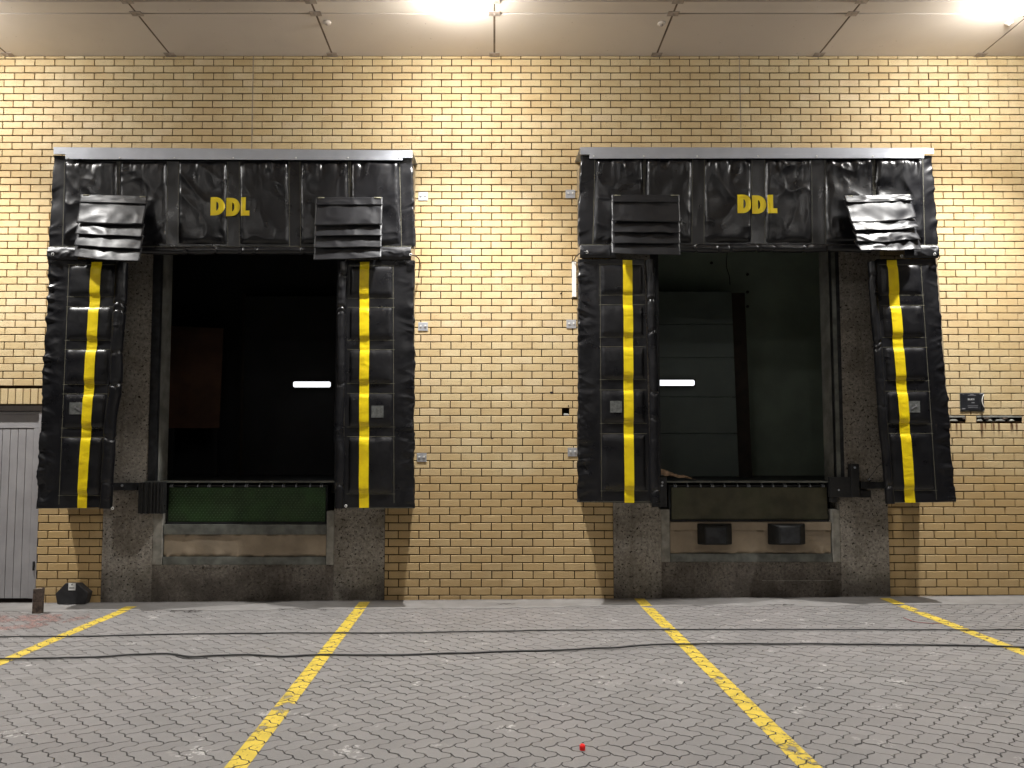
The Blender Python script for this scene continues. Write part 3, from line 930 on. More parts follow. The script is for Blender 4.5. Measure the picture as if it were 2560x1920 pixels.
tL, lxo, lxi, lzt, lol, lor, lzl = surround("left")
tR, rxo, rxi, rzt, rol, ror, rzl = surround("right")
# scuff lines low on the right base
mb = MB(); a, b = S(1905, 1452), S(2080, 1455); mb.box((a[0], -.0045, a[2]), (b[0], -.002, a[2]+.005)); mb.build("scratch", mSMOOTH, tR)

def leveller(side, xo, xi, zt, mat, tread, lab):
    y = .045
    t = thing("dock_leveller", ((xo+xi)/2, y, zt), lab, "dock leveller", "dock levellers under the two doorways")
    ztop = FLZ-.020
    bumps_plate("lip_plate", mat, xo+.03, xi-.02, zt+.028, ztop-.055, y, t, tread)
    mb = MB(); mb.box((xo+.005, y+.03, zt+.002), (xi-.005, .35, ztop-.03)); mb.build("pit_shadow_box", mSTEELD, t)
    mb = MB(); mb.box((xo+.012, y-.005, zt+.004), (xi-.01, y+.03, zt+.022)); mb.build("lip_keeper", mSTEELD, t)
    mb = MB(); mb.cyl((xo+.02, y+.012, ztop-.035), (xi-.015, y+.012, ztop-.035), .011, 10); mb.build("hinge_rod", mSTEELD, t)
    n = 13
    for k in range(n):
        x = xo+.07 + (xi-xo-.14)*k/(n-1) + random.uniform(-.01, .01)
        mb = MB()
        for q in ((0, .010),) if k % 3 else ((-.014, -.006), (.006, .014)):
            mb.prism([(x+q[0], y-.022, ztop-.050), (x+q[0], y-.022, ztop-.030), (x+q[0], y+.0, ztop-.012), (x+q[0], y+.03, ztop-.012), (x+q[0], y+.03, ztop-.050)], (q[1]-q[0], 0, 0))
        mb.build("hinge_lug", mGALV, t)
    return t
leveller("left", lxo, lxi, lzt, mGREEN, mTREAD, "dark green tread plate dock leveller under the left doorway")
leveller("right", rxo, rxi, rzt, mGREEN2, None, "dull brownish green dock leveller above the two black bumpers")

# black laminated bumper on the left dock's left edge
a, b = P(300, 1041, -.10), P(352, 1110, -.10)
t = thing("dock_bumper", ((a[0]+b[0])/2, -.0, b[2]), "black ribbed laminated bumper beside the green leveller, left dock", "bumper")
x = a[0]; k = 0
while x < b[0]-.01:
    w = random.choice([.012, .014, .018]); dd = random.uniform(-.012, .008)
    mb = MB(); mb.box((x, -.115+dd, b[2]+random.uniform(0, .006)), (x+w-.0015, -.006, a[2]-random.uniform(0, .012))); mb.build("rubber_ply", mBLACK, t, bevel=.002); x += w; k += 1
mb = MB(); mb.cyl((a[0]-.012, -.06, b[2]+.09), (b[0]+.012, -.06, b[2]+.09), .010, 10); mb.build("tie_rod", mSTEELD, t)
# steel bar behind the pads, left dock
a, b = S(275, 1207, -.05), S(345, 1228, -.05)
t = thing("wall_bracket_arm", (a[0], -.05, b[2]), "dark steel arm reaching from behind the left pad towards the ribbed bumper", "bracket")
mb = MB(); mb.box((a[0]-.25, -.075, b[2]+.01), (b[0], -.02, a[2])); mb.build("arm_bar", mSTEELD, t, bevel=.004)
mb = MB(); mb.cyl((a[0]+.15, -.080, a[2]-.03), (a[0]+.15, -.070, a[2]-.03), .014, 10); mb.build("arm_bolt", mGALV, t)

# right dock's lock bracket
def SB(sx0, sy0, sx1, sy1, y0, y1, mb):
    a, b = S(sx0, sy0, y0), S(sx1, sy1, y0); mb.box((a[0], y0, b[2]), (b[0], y1, a[2])); return mb
q = S(2110, 1245, -.06)
t = thing("dock_lock", (q[0], -.06, q[2]), "black steel latch bracket at the right end of the right dock's sill", "bracket")
SB(2076, 1193, 2130, 1244, -.09, -.012, MB()).build("latch_block", mBLACK, t, bevel=.005)
SB(2128, 1160, 2150, 1243, -.11, -.012, MB()).build("latch_bar", mBLACK, t, bevel=.005)
SB(2150.5, 1226, 2178, 1244, -.08, -.012, MB()).build("latch_foot", mBLACK, t, bevel=.004)
SB(2078, 1244.5, 2093, 1256, -.08, -.012, MB()).build("latch_lug", mBLACK, t, bevel=.004)
mb = MB(); p = S(2137, 1169, -.113); mb.cyl((p[0], -.118, p[2]), (p[0], -.108, p[2]), .012, 10)
p = S(2097, 1225, -.093); mb.cyl((p[0], -.097, p[2]), (p[0], -.088, p[2]), .010, 10); mb.build("latch_bolt", mGALV, t)
t = thing("wall_bracket_arm", S(2180, 1222, -.04), "dark steel arm running behind the rightmost pad from the latch bracket", "bracket")
SB(2152, 1205, 2290, 1222, -.06, -.01, MB()).build("arm_bar", mSTEELD, t, bevel=.004)
mb = MB(); w = smooth_path([S(2170, 1198, -.07), S(2185, 1180, -.09), S(2200, 1162, -.12), S(2235, 1150, -.2)], 8); mb.tube(w, .004, 6); mb.build("arm_wire", mCABLE, t, True)
mb = MB(); p = S(2172, 1198, -.063); mb.cyl((p[0], -.07, p[2]), (p[0], -.06, p[2]), .014, 10); mb.build("arm_bolt", mGALV, t)
# steel plate by the left pad of the right dock
q = S(1658, 1270, -.03)
t = thing("side_plate", (q[0], -.03, q[2]), "dark steel plate with bolts at the left end of the right dock's sill", "plate")
SB(1630, 1193, 1668, 1268, -.035, -.008, MB()).build("plate_body", mSTEELD, t, bevel=.003)
for sx, sy in ((1656, 1206), (1655, 1214)):
    mb = MB(); p = S(sx, sy, -.04); mb.cyl((p[0], -.045, p[2]), (p[0], -.034, p[2]), .012, 10); mb.build("plate_bolt", mGALV, t)

# the two black bumpers below the right leveller
def d_bumper(s0, s1, f0, f1, lab):
    yb_, yf = .0, -.16
    x0, x1 = S(s0, 1335, yb_)[0], S(s1, 1335, yb_)[0]; g0, g1 = S(f0, 1335, yf)[0], S(f1, 1335, yf)[0]
    z1, z0 = S(1800, 1308, yb_)[2], S(1800, 1361, yb_)[2]
    t = thing("dock_bumper", ((x0+x1)/2, 0, z0), lab, "bumper", "black bumpers under the right leveller")
    mb = MB(); mb.hexa([(g0, yf, z0+.012), (g1, yf, z0+.012), (x1, yb_-.004, z0), (x0, yb_-.004, z0)], [(g0, yf, z1-.02), (g1, yf, z1-.02), (x1, yb_-.004, z1), (x0, yb_-.004, z1)])
    mb.build("bumper_body", mBLACK, t, bevel=.012)
    mb = MB(); mb.hexa([(g0+.012, yf-.003, z0+.03), (g1-.012, yf-.003, z0+.03), (g1-.012, yf-.0005, z0+.03), (g0+.012, yf-.0005, z0+.03)],
                       [(g0+.012, yf-.003, z1-.04), (g1-.012, yf-.003, z1-.04), (g1-.012, yf-.0005, z1-.04), (g0+.012, yf-.0005, z1-.04)]); mb.build("wear_face", mSTEELD, t, bevel=.003)
d_bumper(1742, 1830, 1763, 1817, "left one of two black rubber bumpers under the right leveller")
d_bumper(1918, 2013, 1949, 2002, "right one of two black rubber bumpers under the right leveller")

# ================================================================== INTERIORS
ROOM = {}
def room(side, ol, orr, zl, back, wallm, lab):
    x0, x1 = ol-.9, orr+.9
    def st(name, mb, m): ROOM[side, name] = tag(mb.build(name, m, None), kind="structure")
    mb = MB(); mb.box((x0, .30, FLZ-.15), (x1, back+.1, FLZ)); st("interior_floor", mb, mSTEELD)
    mb = MB(); mb.box((x0-.1, back, FLZ+.001), (x1+.1, back+.1, zl+.8)); st("interior_back_wall", mb, wallm)
    mb = MB(); mb.box((x0-.1, .26, FLZ+.001), (x0, back-.001, zl+.8)); mb.box((x1, .26, FLZ+.001), (x1+.1, back-.001, zl+.8)); st("interior_side_wall", mb, wallm)
    mb = MB(); mb.box((x0-.1, .25, zl+.801), (x1+.1, back+.1, zl+.85)); st("interior_ceiling", mb, wallm)
    mb = MB(); mb.box((x0, .251, FLZ+.001), (ol-.061, .259, zl+.8)); mb.box((orr+.061, .251, FLZ+.001), (x1, .259, zl+.8)); mb.box((ol-.061, .251, zl+.002), (orr+.061, .259, zl+.8)); st("interior_front_wall", mb, wallm)
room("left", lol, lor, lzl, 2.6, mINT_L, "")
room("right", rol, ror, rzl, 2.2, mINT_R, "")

def led(px0, px1, py0, py1, y, lab):
    a, b = P(px0, py0, y), P(px1, py1, y)
    t = thing("led_batten", ((a[0]+b[0])/2, y, b[2]), lab, "light", "white light battens inside the dark doorways")
    mb = MB(); mb.box((a[0]-.012, y+.004, b[2]-.012), (b[0]+.02, y+.05, a[2]+.012)); mb.build("batten_housing", mGAP, t, bevel=.004)
    r = (a[2]-b[2])/2*.55; pts = []
    for cx, cz, a0 in ((b[0]-r, a[2]-r, 0), (a[0]+r, a[2]-r, 90), (a[0]+r, b[2]+r, 180), (b[0]-r, b[2]+r, 270)):
        for k in range(5):
            th = R(a0+k*22.5); pts.append((cx+r*math.cos(th), y-.012, cz+r*math.sin(th)))
    mb = MB(); mb.prism(pts, (0, .014, 0)); mb.build("light_strip", mLED, t)
led(634, 714, 824.5, 836.5, 2.12, "short glowing white light batten inside the left doorway")
led(1421, 1500, 821, 833, 1.32, "short glowing white light batten inside the right doorway")

# right: dark green sliding door leaf with grooves, black gap to its right
yl = 1.40
a, b, c2, d2 = S(1580, 729, yl), S(1829, 729, yl), S(1847, 1180, yl), S(1580, 1180, yl)
t = thing("sliding_door_leaf", (b[0]-.5, yl, FLZ), "dark green panelled door leaf standing open inside the right doorway", "door")
lv_ = [729, 811, 895, 993, 1085, 1186]
xl = rol-.3
for k in range(5):
    z1, z0 = S(1700, lv_[k], yl)[2], S(1700, lv_[k+1], yl)[2]
    if k == 4: z0 = FLZ+.004
    f = lambda z: b[0] + (c2[0]-b[0])*(b[2]-z)/(b[2]-c2[2])
    mb = MB(); mb.hexa([(xl, yl, z0+.006), (f(z0), yl, z0+.006), (f(z0), yl+.04, z0+.006), (xl, yl+.04, z0+.006)], [(xl, yl, z1), (f(z1), yl, z1), (f(z1), yl+.04, z1), (xl, yl+.04, z1)])
    mb.build("door_panel", mLEAF_R, t, bevel=.003)
mb = MB(); mb.hexa([(f(FLZ)+.004, yl+.08, FLZ+.003), (f(FLZ)+.20, yl+.08, FLZ+.003), (f(FLZ)+.20, yl+.16, FLZ+.003), (f(FLZ)+.004, yl+.16, FLZ+.003)],
                   [(b[0]+.004, yl+.08, b[2]), (b[0]+.20, yl+.08, b[2]), (b[0]+.20, yl+.16, b[2]), (b[0]+.004, yl+.16, b[2])]); mb.build("dark_gap_box", mGAP, t)  # dark box standing in for the unlit gap beside the leaf
for sx, sy in ((1869, 686), (1869, 730), (1869, 766), (1779, 657)):
    p = S(sx, sy, 2.19); mb = MB(); mb.cyl((p[0], 2.185, p[2]), (p[0], 2.2, p[2]), .02, 10); mb.build("wall_fixing", mGAP, ROOM["right", "interior_back_wall"])
mb = MB(); w = smooth_path([S(1822, 600, .9), S(1816, 660, .9), S(1823, 690, .9), S(1825, 712, .9)], 8); mb.tube(w, .006, 6)
tag(mb.build("hanging_wire", mCABLE, None, True), "thin black wire hanging at the top of the right doorway", "wire")
# left: brown board leaning at the side, faint door leaf
yb2 = 1.9
a, b = P(362, 703, yb2), P(478, 925, yb2)
t = thing("brown_board", (b[0]-.3, yb2, FLZ), "dull reddish brown board inside the dark left doorway", "board")
mb = MB(); e_ = a[0]-.04; mb.hexa([(e_, yb2, b[2]), (b[0]-.03, yb2, b[2]), (b[0]-.03, yb2+.02, b[2]), (e_, yb2+.02, b[2])], [(e_, yb2, a[2]), (b[0], yb2, a[2]-.04), (b[0], yb2+.02, a[2]-.04), (e_, yb2+.02, a[2])])
mb.build("board_face", mBROWNP, t, bevel=.003)
mb = MB(); mb.box((e_+.08, yb2+.022, FLZ+.002), (e_+.15, yb2+.08, b[2]+.3)); mb.build("board_leg", mINT_L, t)
mb = MB(); mb.box((b[0]-.12, yb2+.022, FLZ+.002), (b[0]-.06, yb2+.08, b[2]+.3)); mb.build("board_leg", mINT_L, t)
yl2 = 2.2; a = P(530, 640, yl2)
t = thing("inner_door_leaf", (a[0]+.6, yl2, FLZ), "black inner door leaf barely visible in the left doorway", "door")
mb = MB(); mb.box((a[0], yl2, FLZ+.004), (a[0]+2.0, yl2+.05, a[2])); mb.build("leaf_face", mINT_L, t, bevel=.004)
mb = MB(); mb.box((a[0]-.05, yl2+.02, FLZ+.004), (a[0]-.004, yl2+.08, a[2]+.05)); mb.build("leaf_jamb", mGAP, t)

# crumpled paper on the right sill
def crumple(name, pts, seed, lab):
    (x0, z0), (x1, z1) = pts
    n, m_ = 22, 9
    s_, t_ = np.meshgrid(np.linspace(0, 1, n), np.linspace(0, 1, m_))
    Xc = x0+(x1-x0)*s_
    hgt = (z1-z0)*np.clip(1-s_, 0, 1)**1.1*(.35+.65*t_*(1-t_)*3)
    Zc = FLZ+.006 + hgt*(.6+.8*vn(s_*5, t_*4, seed)) + .01*crease(s_*6, t_*5, seed)*(s_ < .95) + .012
    Yc = .02+.14*t_ + .03*sn(s_*4, t_*3, seed+5)
    o = grid_obj(name, np.stack([Xc, Yc, Zc], -1), mPAPER, None, .002, False)
    return tag(o, lab, "paper")
a, b = S(1655, 1190, .05), S(1738, 1152, .05)
crumple("crumpled_paper", ((a[0]-.10, FLZ), (b[0], FLZ+.17)), 3, "crumpled brown packing paper on the sill at the right doorway's left corner")

# ================================================================== DOCK SHELTERS
FD = -.55
def bil(c, s, t):
    """c: TL TR BR BL world points, s across, t down"""
    TL, TR, BR, BL = [np.array(p) for p in c]
    s, t = np.asarray(s)[..., None], np.asarray(t)[..., None]
    return (TL*(1-s)+TR*s)*(1-t) + (BL*(1-s)+BR*s)*t

def edge_profile(d, r=.016):
    d = np.clip(d, 0, None); return 1-np.exp(-(d/r)**1.3)

class Cloth:
    """height (towards the camera, metres) of a padded vinyl front; pockets in world x,z"""
    def __init__(s, seed, pockets, soft, amp_out, amp_in, skirt, puff=.030):
        s.puff = puff
        s.seed, s.pk, s.soft, s.ao, s.ai, s.skirt = seed, pockets, soft, amp_out, amp_in, skirt
    def base(s, X, Z_):
        h = s.skirt(X, Z_, s.seed)*s.ao
        near = np.full(X.shape, 9.0)
        for pk in s.pk:
            x0, x1, z0, z1 = pk(Z_)
            d = np.maximum(np.maximum(x0-X, X-x1), np.maximum(z0-Z_, Z_-z1))
            near = np.minimum(near, np.maximum(d, 0))
        k = np.clip(near/.07, 0, 1); return h*(.08+.92*k*k*(3-2*k))
    def pocket(s, i, X, Z_):
        x0, x1, z0, z1 = s.pk[i](Z_)
        dx = np.minimum(X-x0, x1-X); dz_ = np.minimum(Z_-z0, z1-Z_)
        d = np.minimum(dx, dz_)
        e = edge_profile(dx, .017)*edge_profile(dz_, .027)
        sd = s.seed*17+i*5
        pul = (sn(Z_*30, X*0+i, sd)*.004*np.exp(-dx/.03) + sn(X*30, X*0+i, sd+1)*.004*np.exp(-dz_/.03))
        big = s.ai*(fold(X, Z_, sd+2, .6, .26, .40)*.6 + sn(X*4, Z_*3, sd+3)*.5 + .22*crease(X*7, Z_*6, sd+4))
        top = s.soft*(sn(X*16, Z_*3, sd+6)*.022 + .010*crease(X*11, Z_*6, sd+7))*np.exp(-(z1-Z_)/.09)
        bot = s.soft*(crease(X*12, Z_*14, sd+9)*.007)*np.exp(-(Z_-z0)/.12)*np.exp(-dx/.08)
        return e*(s.puff + big + top + bot + pul) - .002

def pleat_flap(parent, cpx, depths, folds, seed, name="corner_flap", lean=0.0, label=None, crump=0.0):
    """cpx: px corners TL TR BR BL; depths: metres in front of the FD plane for the four corners"""
    c = [P(p[0], p[1], FD-d) for p, d in zip(cpx, depths)]
    holder = None
    br = [0, .125, .46, .635, .82, 1.0]
    V, fpos = folds
    for k in range(5):
        t0, t1 = br[k], br[k+1]
        n, m_ = 40, 14
        s_, q = np.meshgrid(np.linspace(0, 1, n), np.linspace(0, 1, m_))
        te = max(0, t0 - (.035 if k else 0)) if k else 0
        T = te + (t1 - te)*q
        fp = fpos + (.5-T)*.06
        A = bil(c, s_, T)
        out = .010 + .040*q*(1.0 if k else .3) + (0 if k == 0 else -.006)
        tent = np.clip(1-np.abs(s_-fp)/np.where(s_ < fp, fp, 1-fp), 0, 1)
        out = out + V*tent*(.12+.88*T) + crump*(.5*crease(s_*2.2, T*3+k*.3, seed+k)*T + .35*crease(s_*4, q*1.6, seed+k+20)*q)
        out = out + .004*crease(s_*4, T*5, seed+k) + .003*sn(s_*7, q*3, seed+k+9)
        A[..., 1] -= out
        A[..., 2] -= abs(V)*.5*tent*(T > .1)*T + (.006+crump*.5)*sn(s_*3, T*2, seed+60+k)*q*(k > 0)
        if k == 0:
            holder = grid_obj(name, A, mVINYL2, parent, .004)
            if label: holder["label"] = label
        else:
            grid_obj("pleat", A, mVINYL2, holder, .004)
    # little stitched tabs at the top corners
    for s0, s1 in ((.03, .13), (.87, .98)):
        a = bil(c, np.array([[s0, s1], [s0, s1]]), np.array([[0, 0], [.018, .018]])); a[..., 1] -= .018
        grid_obj("corner_tab", a, mTHREAD, holder, .001)
    return holder

def tubular(name, a, b, r, seed, parent, mat, kinks=(), n=150, m_=28, taper=None):
    """soft roll between a and b with pinches"""
    a, b = np.array(a), np.array(b)
    L = np.linalg.norm(b-a); ax = (b-a)/L
    e = np.cross(ax, [0, 1, 0]); e /= np.linalg.norm(e); g_ = np.array([0, -1.0, 0])
    t, th = np.meshgrid(np.linspace(0, 1, n), np.linspace(0, 2*np.pi, m_), indexing='ij')
    rr = r*(1 + .05*sn(t*L*3, th*0, seed) + .05*crease(t*L*4, np.cos(th)*1.2+3, seed+2) + .03*crease(t*L*13, np.sin(th)*1.5, seed+3)*(vn(t*L*2, 0*t, seed+5) > .5))
    for kt, ka in kinks:
        rr = rr*(1-ka*.7*np.exp(-((t-kt-.006*np.sin(th*2+kt*9))*L/.014)**2)) + r*ka*.10*crease(t*L*22, np.sin(th)*2, seed+int(kt*99))*np.exp(-((t-kt)*L/.07)**2)
    if taper: rr = rr*(taper[0]+(taper[1]-taper[0])*t)
    wob = r*.25*sn(t*L*2.3, 0*t+1, seed+7)
    A = a + (b-a)*t[..., None] + e*(rr*np.cos(th)+wob)[..., None] + g_*(rr*np.sin(th))[..., None]
    return grid_obj(name, A, mat, parent)

def strip_line(mb, A, w=.0035, up=.0025):
    """A: list of world points; flat thread ribbon facing the camera"""
    for p, q in zip(A[:-1], A[1:]):
        d = np.array([q[0]-p[0], 0, q[2]-p[2]]); L = np.linalg.norm(d)
        if L < 1e-5: continue
        nrm = np.array([-d[2], 0, d[0]])/L*w/2
        mb.add([(p[0]-nrm[0], p[1]-up, p[2]-nrm[2]), (p[0]+nrm[0], p[1]-up, p[2]+nrm[2]), (q[0]+nrm[0], q[1]-up, q[2]+nrm[2]), (q[0]-nrm[0], q[1]-up, q[2]-nrm[2])], [(0, 1, 2, 3)])

def lerp(a, b, t): return a+(b-a)*t
def edge_fn(p0, p1):
    """x of a straight edge through world points p0 (top), p1 (bottom) as a function of z"""
    return lambda z: p0[0] + (p1[0]-p0[0])*(p0[2]-z)/(p0[2]-p1[2])

def side_pad(parent, TLp, TRp, BRp, BLp, pock_y, pock_x, stripe, roll, outer, seed, patch, kinks, creases):
    """px corners of the pad without its roll; pock_y list of (y0,y1) px; pock_x = ((x0t,x0b),(x1t,x1b));
       outer = -1 when the loose outer margin is on the left, +1 on the right"""
    TL, TR, BR, BL = [P(p[0], p[1], FD) for p in (TLp, TRp, BRp, BLp)]
    yT, yB = TLp[1], BLp[1]
    pe = [edge_fn(P(a, yT, FD), P(b, yB, FD)) for a, b in pock_x]
    pk = []
    for y0, y1 in pock_y:
        z1, z0 = Z(y0, FD, 1068), Z(y1, FD, 1068)
        pk.append(lambda z, z0=z0, z1=z1: (pe[0](z), pe[1](z), z0, z1))
    xo = edge_fn(TL, BL) if outer < 0 else edge_fn(TR, BR)
    def skirt(X, Z_, sd):
        do = np.abs(X - xo(Z_))
        a = outer*.45 + .5*sn(Z_*1.3, 0*Z_, sd+8)
        w = np.exp(-(do/.12)**1.5)*(.35+.9*vn(Z_*3.1, 0*Z_, sd+6))
        return (.55*fold(X, Z_, sd, .35*outer, .45, .13) + .40*fold(X, Z_, sd+3, -.3*outer, .30, .075) + .25*fold(X, Z_, sd+4, .9*outer, .12, .05))*w + .3*sn(X*8, Z_*5, sd+5)
    cl = Cloth(seed, pk, .25, .015*creases, .0035, skirt, .019)
    nx, nz = 46, 210
    s_, t_ = np.meshgrid(np.linspace(0, 1, nx), np.linspace(0, 1, nz))
    A = bil((TL, TR, BR, BL), s_, t_)
    A[..., 1] -= cl.base(A[..., 0], A[..., 2])
    edge = .004*sn(A[..., 2]*17, A[..., 0]*0, seed+40) + .005*crease(A[..., 2]*5, A[..., 0]*0+2, seed+41)
    so = s_ if outer > 0 else 1-s_
    A[..., 0] += outer*edge*(so > .97)
    # wrap the outer edge back towards the wall, puckered
    col = A[:, -1] if outer > 0 else A[:, 0]
    back = []
    for k, (dy, dx) in enumerate(((.012, .008), (.035, .010), (.060, .007), (.085, .004))):
        c_ = col.copy(); c_[:, 1] += dy + .012*crease(c_[:, 2]*12, c_[:, 2]*0+k*.3, seed+50); c_[:, 0] += outer*(dx + .007*sn(c_[:, 2]*26, c_[:, 2]*0+k*.5, seed+51)); back.append(c_)
    bk = np.stack(back, 1)
    A = np.concatenate([A, bk], 1) if outer > 0 else np.concatenate([bk[:, ::-1], A], 1)
    pad = grid_obj("side_pad", A, mVINYL, parent)
    # closed body behind the cloth so it has thickness
    th = .10
    ins = .012
    mb = MB(); mb.hexa([(BL[0]+ins, FD+.012, BL[2]+.004), (BR[0]-ins, FD+.012, BR[2]+.004), (BR[0]-ins, FD+th, BR[2]+.004), (BL[0]+ins, FD+th, BL[2]+.004)],
                       [(TL[0]+ins, FD+.012, TL[2]), (TR[0]-ins, FD+.012, TR[2]), (TR[0]-ins, FD+th, TR[2]), (TL[0]+ins, FD+th, TL[2])])
    mb.build("foam_core", mVINYL, pad)
    for i, (y0, y1) in enumerate(pock_y):
        z1, z0 = Z(y0, FD, 1068), Z(y1, FD, 1068)
        nz_ = max(24, int((z1-z0)/.012)); zz = np.linspace(z1, z0, nz_)
        sg, Zg = np.meshgrid(np.linspace(0, 1, 44), zz)
        Xg = pe[0](Zg) + (pe[1](Zg)-pe[0](Zg))*sg
        Yg = FD - cl.pocket(i, Xg, Zg)
        o = grid_obj("foam_panel", np.stack([Xg, Yg, Zg], -1), mVINYL, pad)
        if i == patch[0]:
            pa, pb = P(patch[1], patch[2], FD-.03), P(patch[3], patch[4], FD-.03)
            s2, t2 = np.meshgrid(np.linspace(0, 1, 10), np.linspace(0, 1, 10))
            Xp, Zp = pa[0]+(pb[0]-pa[0])*s2, pa[2]+(pb[2]-pa[2])*t2
            grid_obj("grey_patch", np.stack([Xp, FD-cl.pocket(i, Xp, Zp)-.002, Zp], -1), mPATCH, pad)
            if patch[5]:
                mb = MB(); cx, cz = (pa[0]+pb[0])/2, (pa[2]+pb[2])/2; yy = FD-float(cl.pocket(i, np.array([cx]), np.array([cz]))[0])-.0055; d_ = .03*patch[5]
                mb.prism([(cx-d_, yy, cz-.028), (cx-d_, yy, cz-.010), (cx+d_*.5, yy, cz+.012), (cx+d_*.2, yy, cz+.026), (cx+d_, yy, cz+.024), (cx+d_, yy, cz-.004), (cx+d_*.8, yy, cz+.004)], (0, .002, 0))
                mb.build("patch_print", mARROW, pad)
    def H(X, Z_):
        h = cl.base(X, Z_)
        for i in range(len(pk)):
            x0, x1, z0, z1 = pk[i](Z_)
            ins_ = (X > x0) & (X < x1) & (Z_ > z0) & (Z_ < z1)
            h = np.where(ins_, cl.pocket(i, X, Z_), h)
        return h
    # yellow reflective stripe following the pad
    e0, e1 = [edge_fn(P(stripe[k][0], stripe[k][1], FD), P(stripe[k+1][0], stripe[k+1][1], FD)) for k in (0, 2)]
    zt_, zb_ = P(stripe[0][0], stripe[0][1], FD)[2], P(stripe[1][0], stripe[1][1], FD)[2]
    zz = np.linspace(zt_, zb_, 240)
    sg, Zg = np.meshgrid(np.linspace(0, 1, 8), zz); Xg = e0(Zg)+(e1(Zg)-e0(Zg))*sg
    Xg = Xg + .003*sn(Zg*3, 0*Zg, seed+80)
    grid_obj("yellow_stripe", np.stack([Xg, FD-H(Xg, Zg)-.004-.001*crease(Zg*20, Xg*9, seed+81), Zg], -1), mYEL, pad)
    # stitching round the pockets and at the stripe's seams
    mb = MB()
    for i in range(len(pk)):
        x0, x1, z0, z1 = pk[i](np.array([TL[2]]))
        for z in (z1+.004, z0-.004):
            xx = np.linspace(float(pe[0](z))-.02, float(pe[1](z))+.02, 14); zz = np.full(14, z)
            yy = FD-H(xx, zz); strip_line(mb, list(zip(xx, yy, zz)), .0026, .001)
    xx_ = pe[0] if outer < 0 else pe[1]
    zz = np.linspace(Z(pock_y[0][0], FD), Z(pock_y[-1][1], FD)-.1, 60); xq = xx_(zz)+outer*.006
    strip_line(mb, list(zip(xq, FD-cl.base(xq, zz), zz)), .0026, .001)
    zz = np.full(20, BL[2]+.004); xq = np.linspace(BL[0]+.02, BR[0], 20); strip_line(mb, list(zip(xq, FD-cl.base(xq, zz)-.001, zz)), .003, .002)
    tag(mb.build("stitching", mTHREAD, pad, fix=False), kind="stuff")
    # roll along the inner edge
    ra, rb, rr = roll
    tubular("edge_roll", P(ra[0], ra[1], FD-.01), P(rb[0], rb[1], FD-.01), rr, seed+90, pad, mVINYL, kinks, n=260)
    return pad

def dd_letters(parent, H, x0, x1, z0, z1):
    w = x1-x0; h_ = z1-z0
    mb = MB()
    def put(pts, fs):
        pts = np.array(pts); xx, zz = x0+pts[:, 0]*w, z0+pts[:, 1]*h_
        yy = FD-np.maximum(H(xx, zz), .012)-.005
        mb.add(list(zip(xx, yy, zz)), fs)
    def dee(a, b, stem, bl):
        n = 40; outer, inner = [], []
        ri_x0, ri_x1 = a+stem, b-stem
        for k in range(n):
            t = k/n
            if t < .6:                                  # bowl
                th = math.pi/2 - math.pi*t/.6
                outer.append((a+(b-a)*.28+(b-a)*.72*max(0, math.cos(th))**.85, .5+.5*math.sin(th)))
                inner.append((ri_x0+(ri_x1-ri_x0)*max(0, math.cos(th))**.9, .5+.24*math.sin(th)))
            elif t < .7: q = (t-.6)/.1; outer.append((a+(b-a)*.28*(1-q), 0)); inner.append((ri_x0, .26))
            elif t < .9: q = (t-.7)/.2; outer.append((a+bl*math.sin(q*3.14)*.0, q)); inner.append((ri_x0, .26+.48*q))
            else: q = (t-.9)/.1; outer.append((a+(b-a)*.28*q, 1)); inner.append((ri_x0, .74))
        R_ = 6; pts = []; fs = []
        for r_ in range(R_):
            f = r_/(R_-1)
            for (ox, oz), (ix, iz) in zip(outer, inner): pts.append((ox+(ix-ox)*f, oz+(iz-oz)*f))
        for r_ in range(R_-1):
            for k in range(n): fs.append((r_*n+k, r_*n+(k+1) % n, (r_+1)*n+(k+1) % n, (r_+1)*n+k))
        put(pts, fs)
    def rect(a, b, c, d, nx=6, nz=8):
        pts = [(a+(b-a)*i/nx, c+(d-c)*j/nz) for j in range(nz+1) for i in range(nx+1)]
        fs = [(j*(nx+1)+i, j*(nx+1)+i+1, (j+1)*(nx+1)+i+1, (j+1)*(nx+1)+i) for j in range(nz) for i in range(nx)]
        put(pts, fs)
    # "D", "D", "L"
    dee(-.01, .352, .152, .02); dee(.378, .738, .152, 0)
    rect(.765, .898, 0, 1); rect(.898, 1.0, 0, .27, 4, 4)
    o = mb.build("lettering", mYEL, parent, fix=False, smooth=True); o["label"] = "yellow letters DDL"
    for p in o.data.polygons: pass
    return o

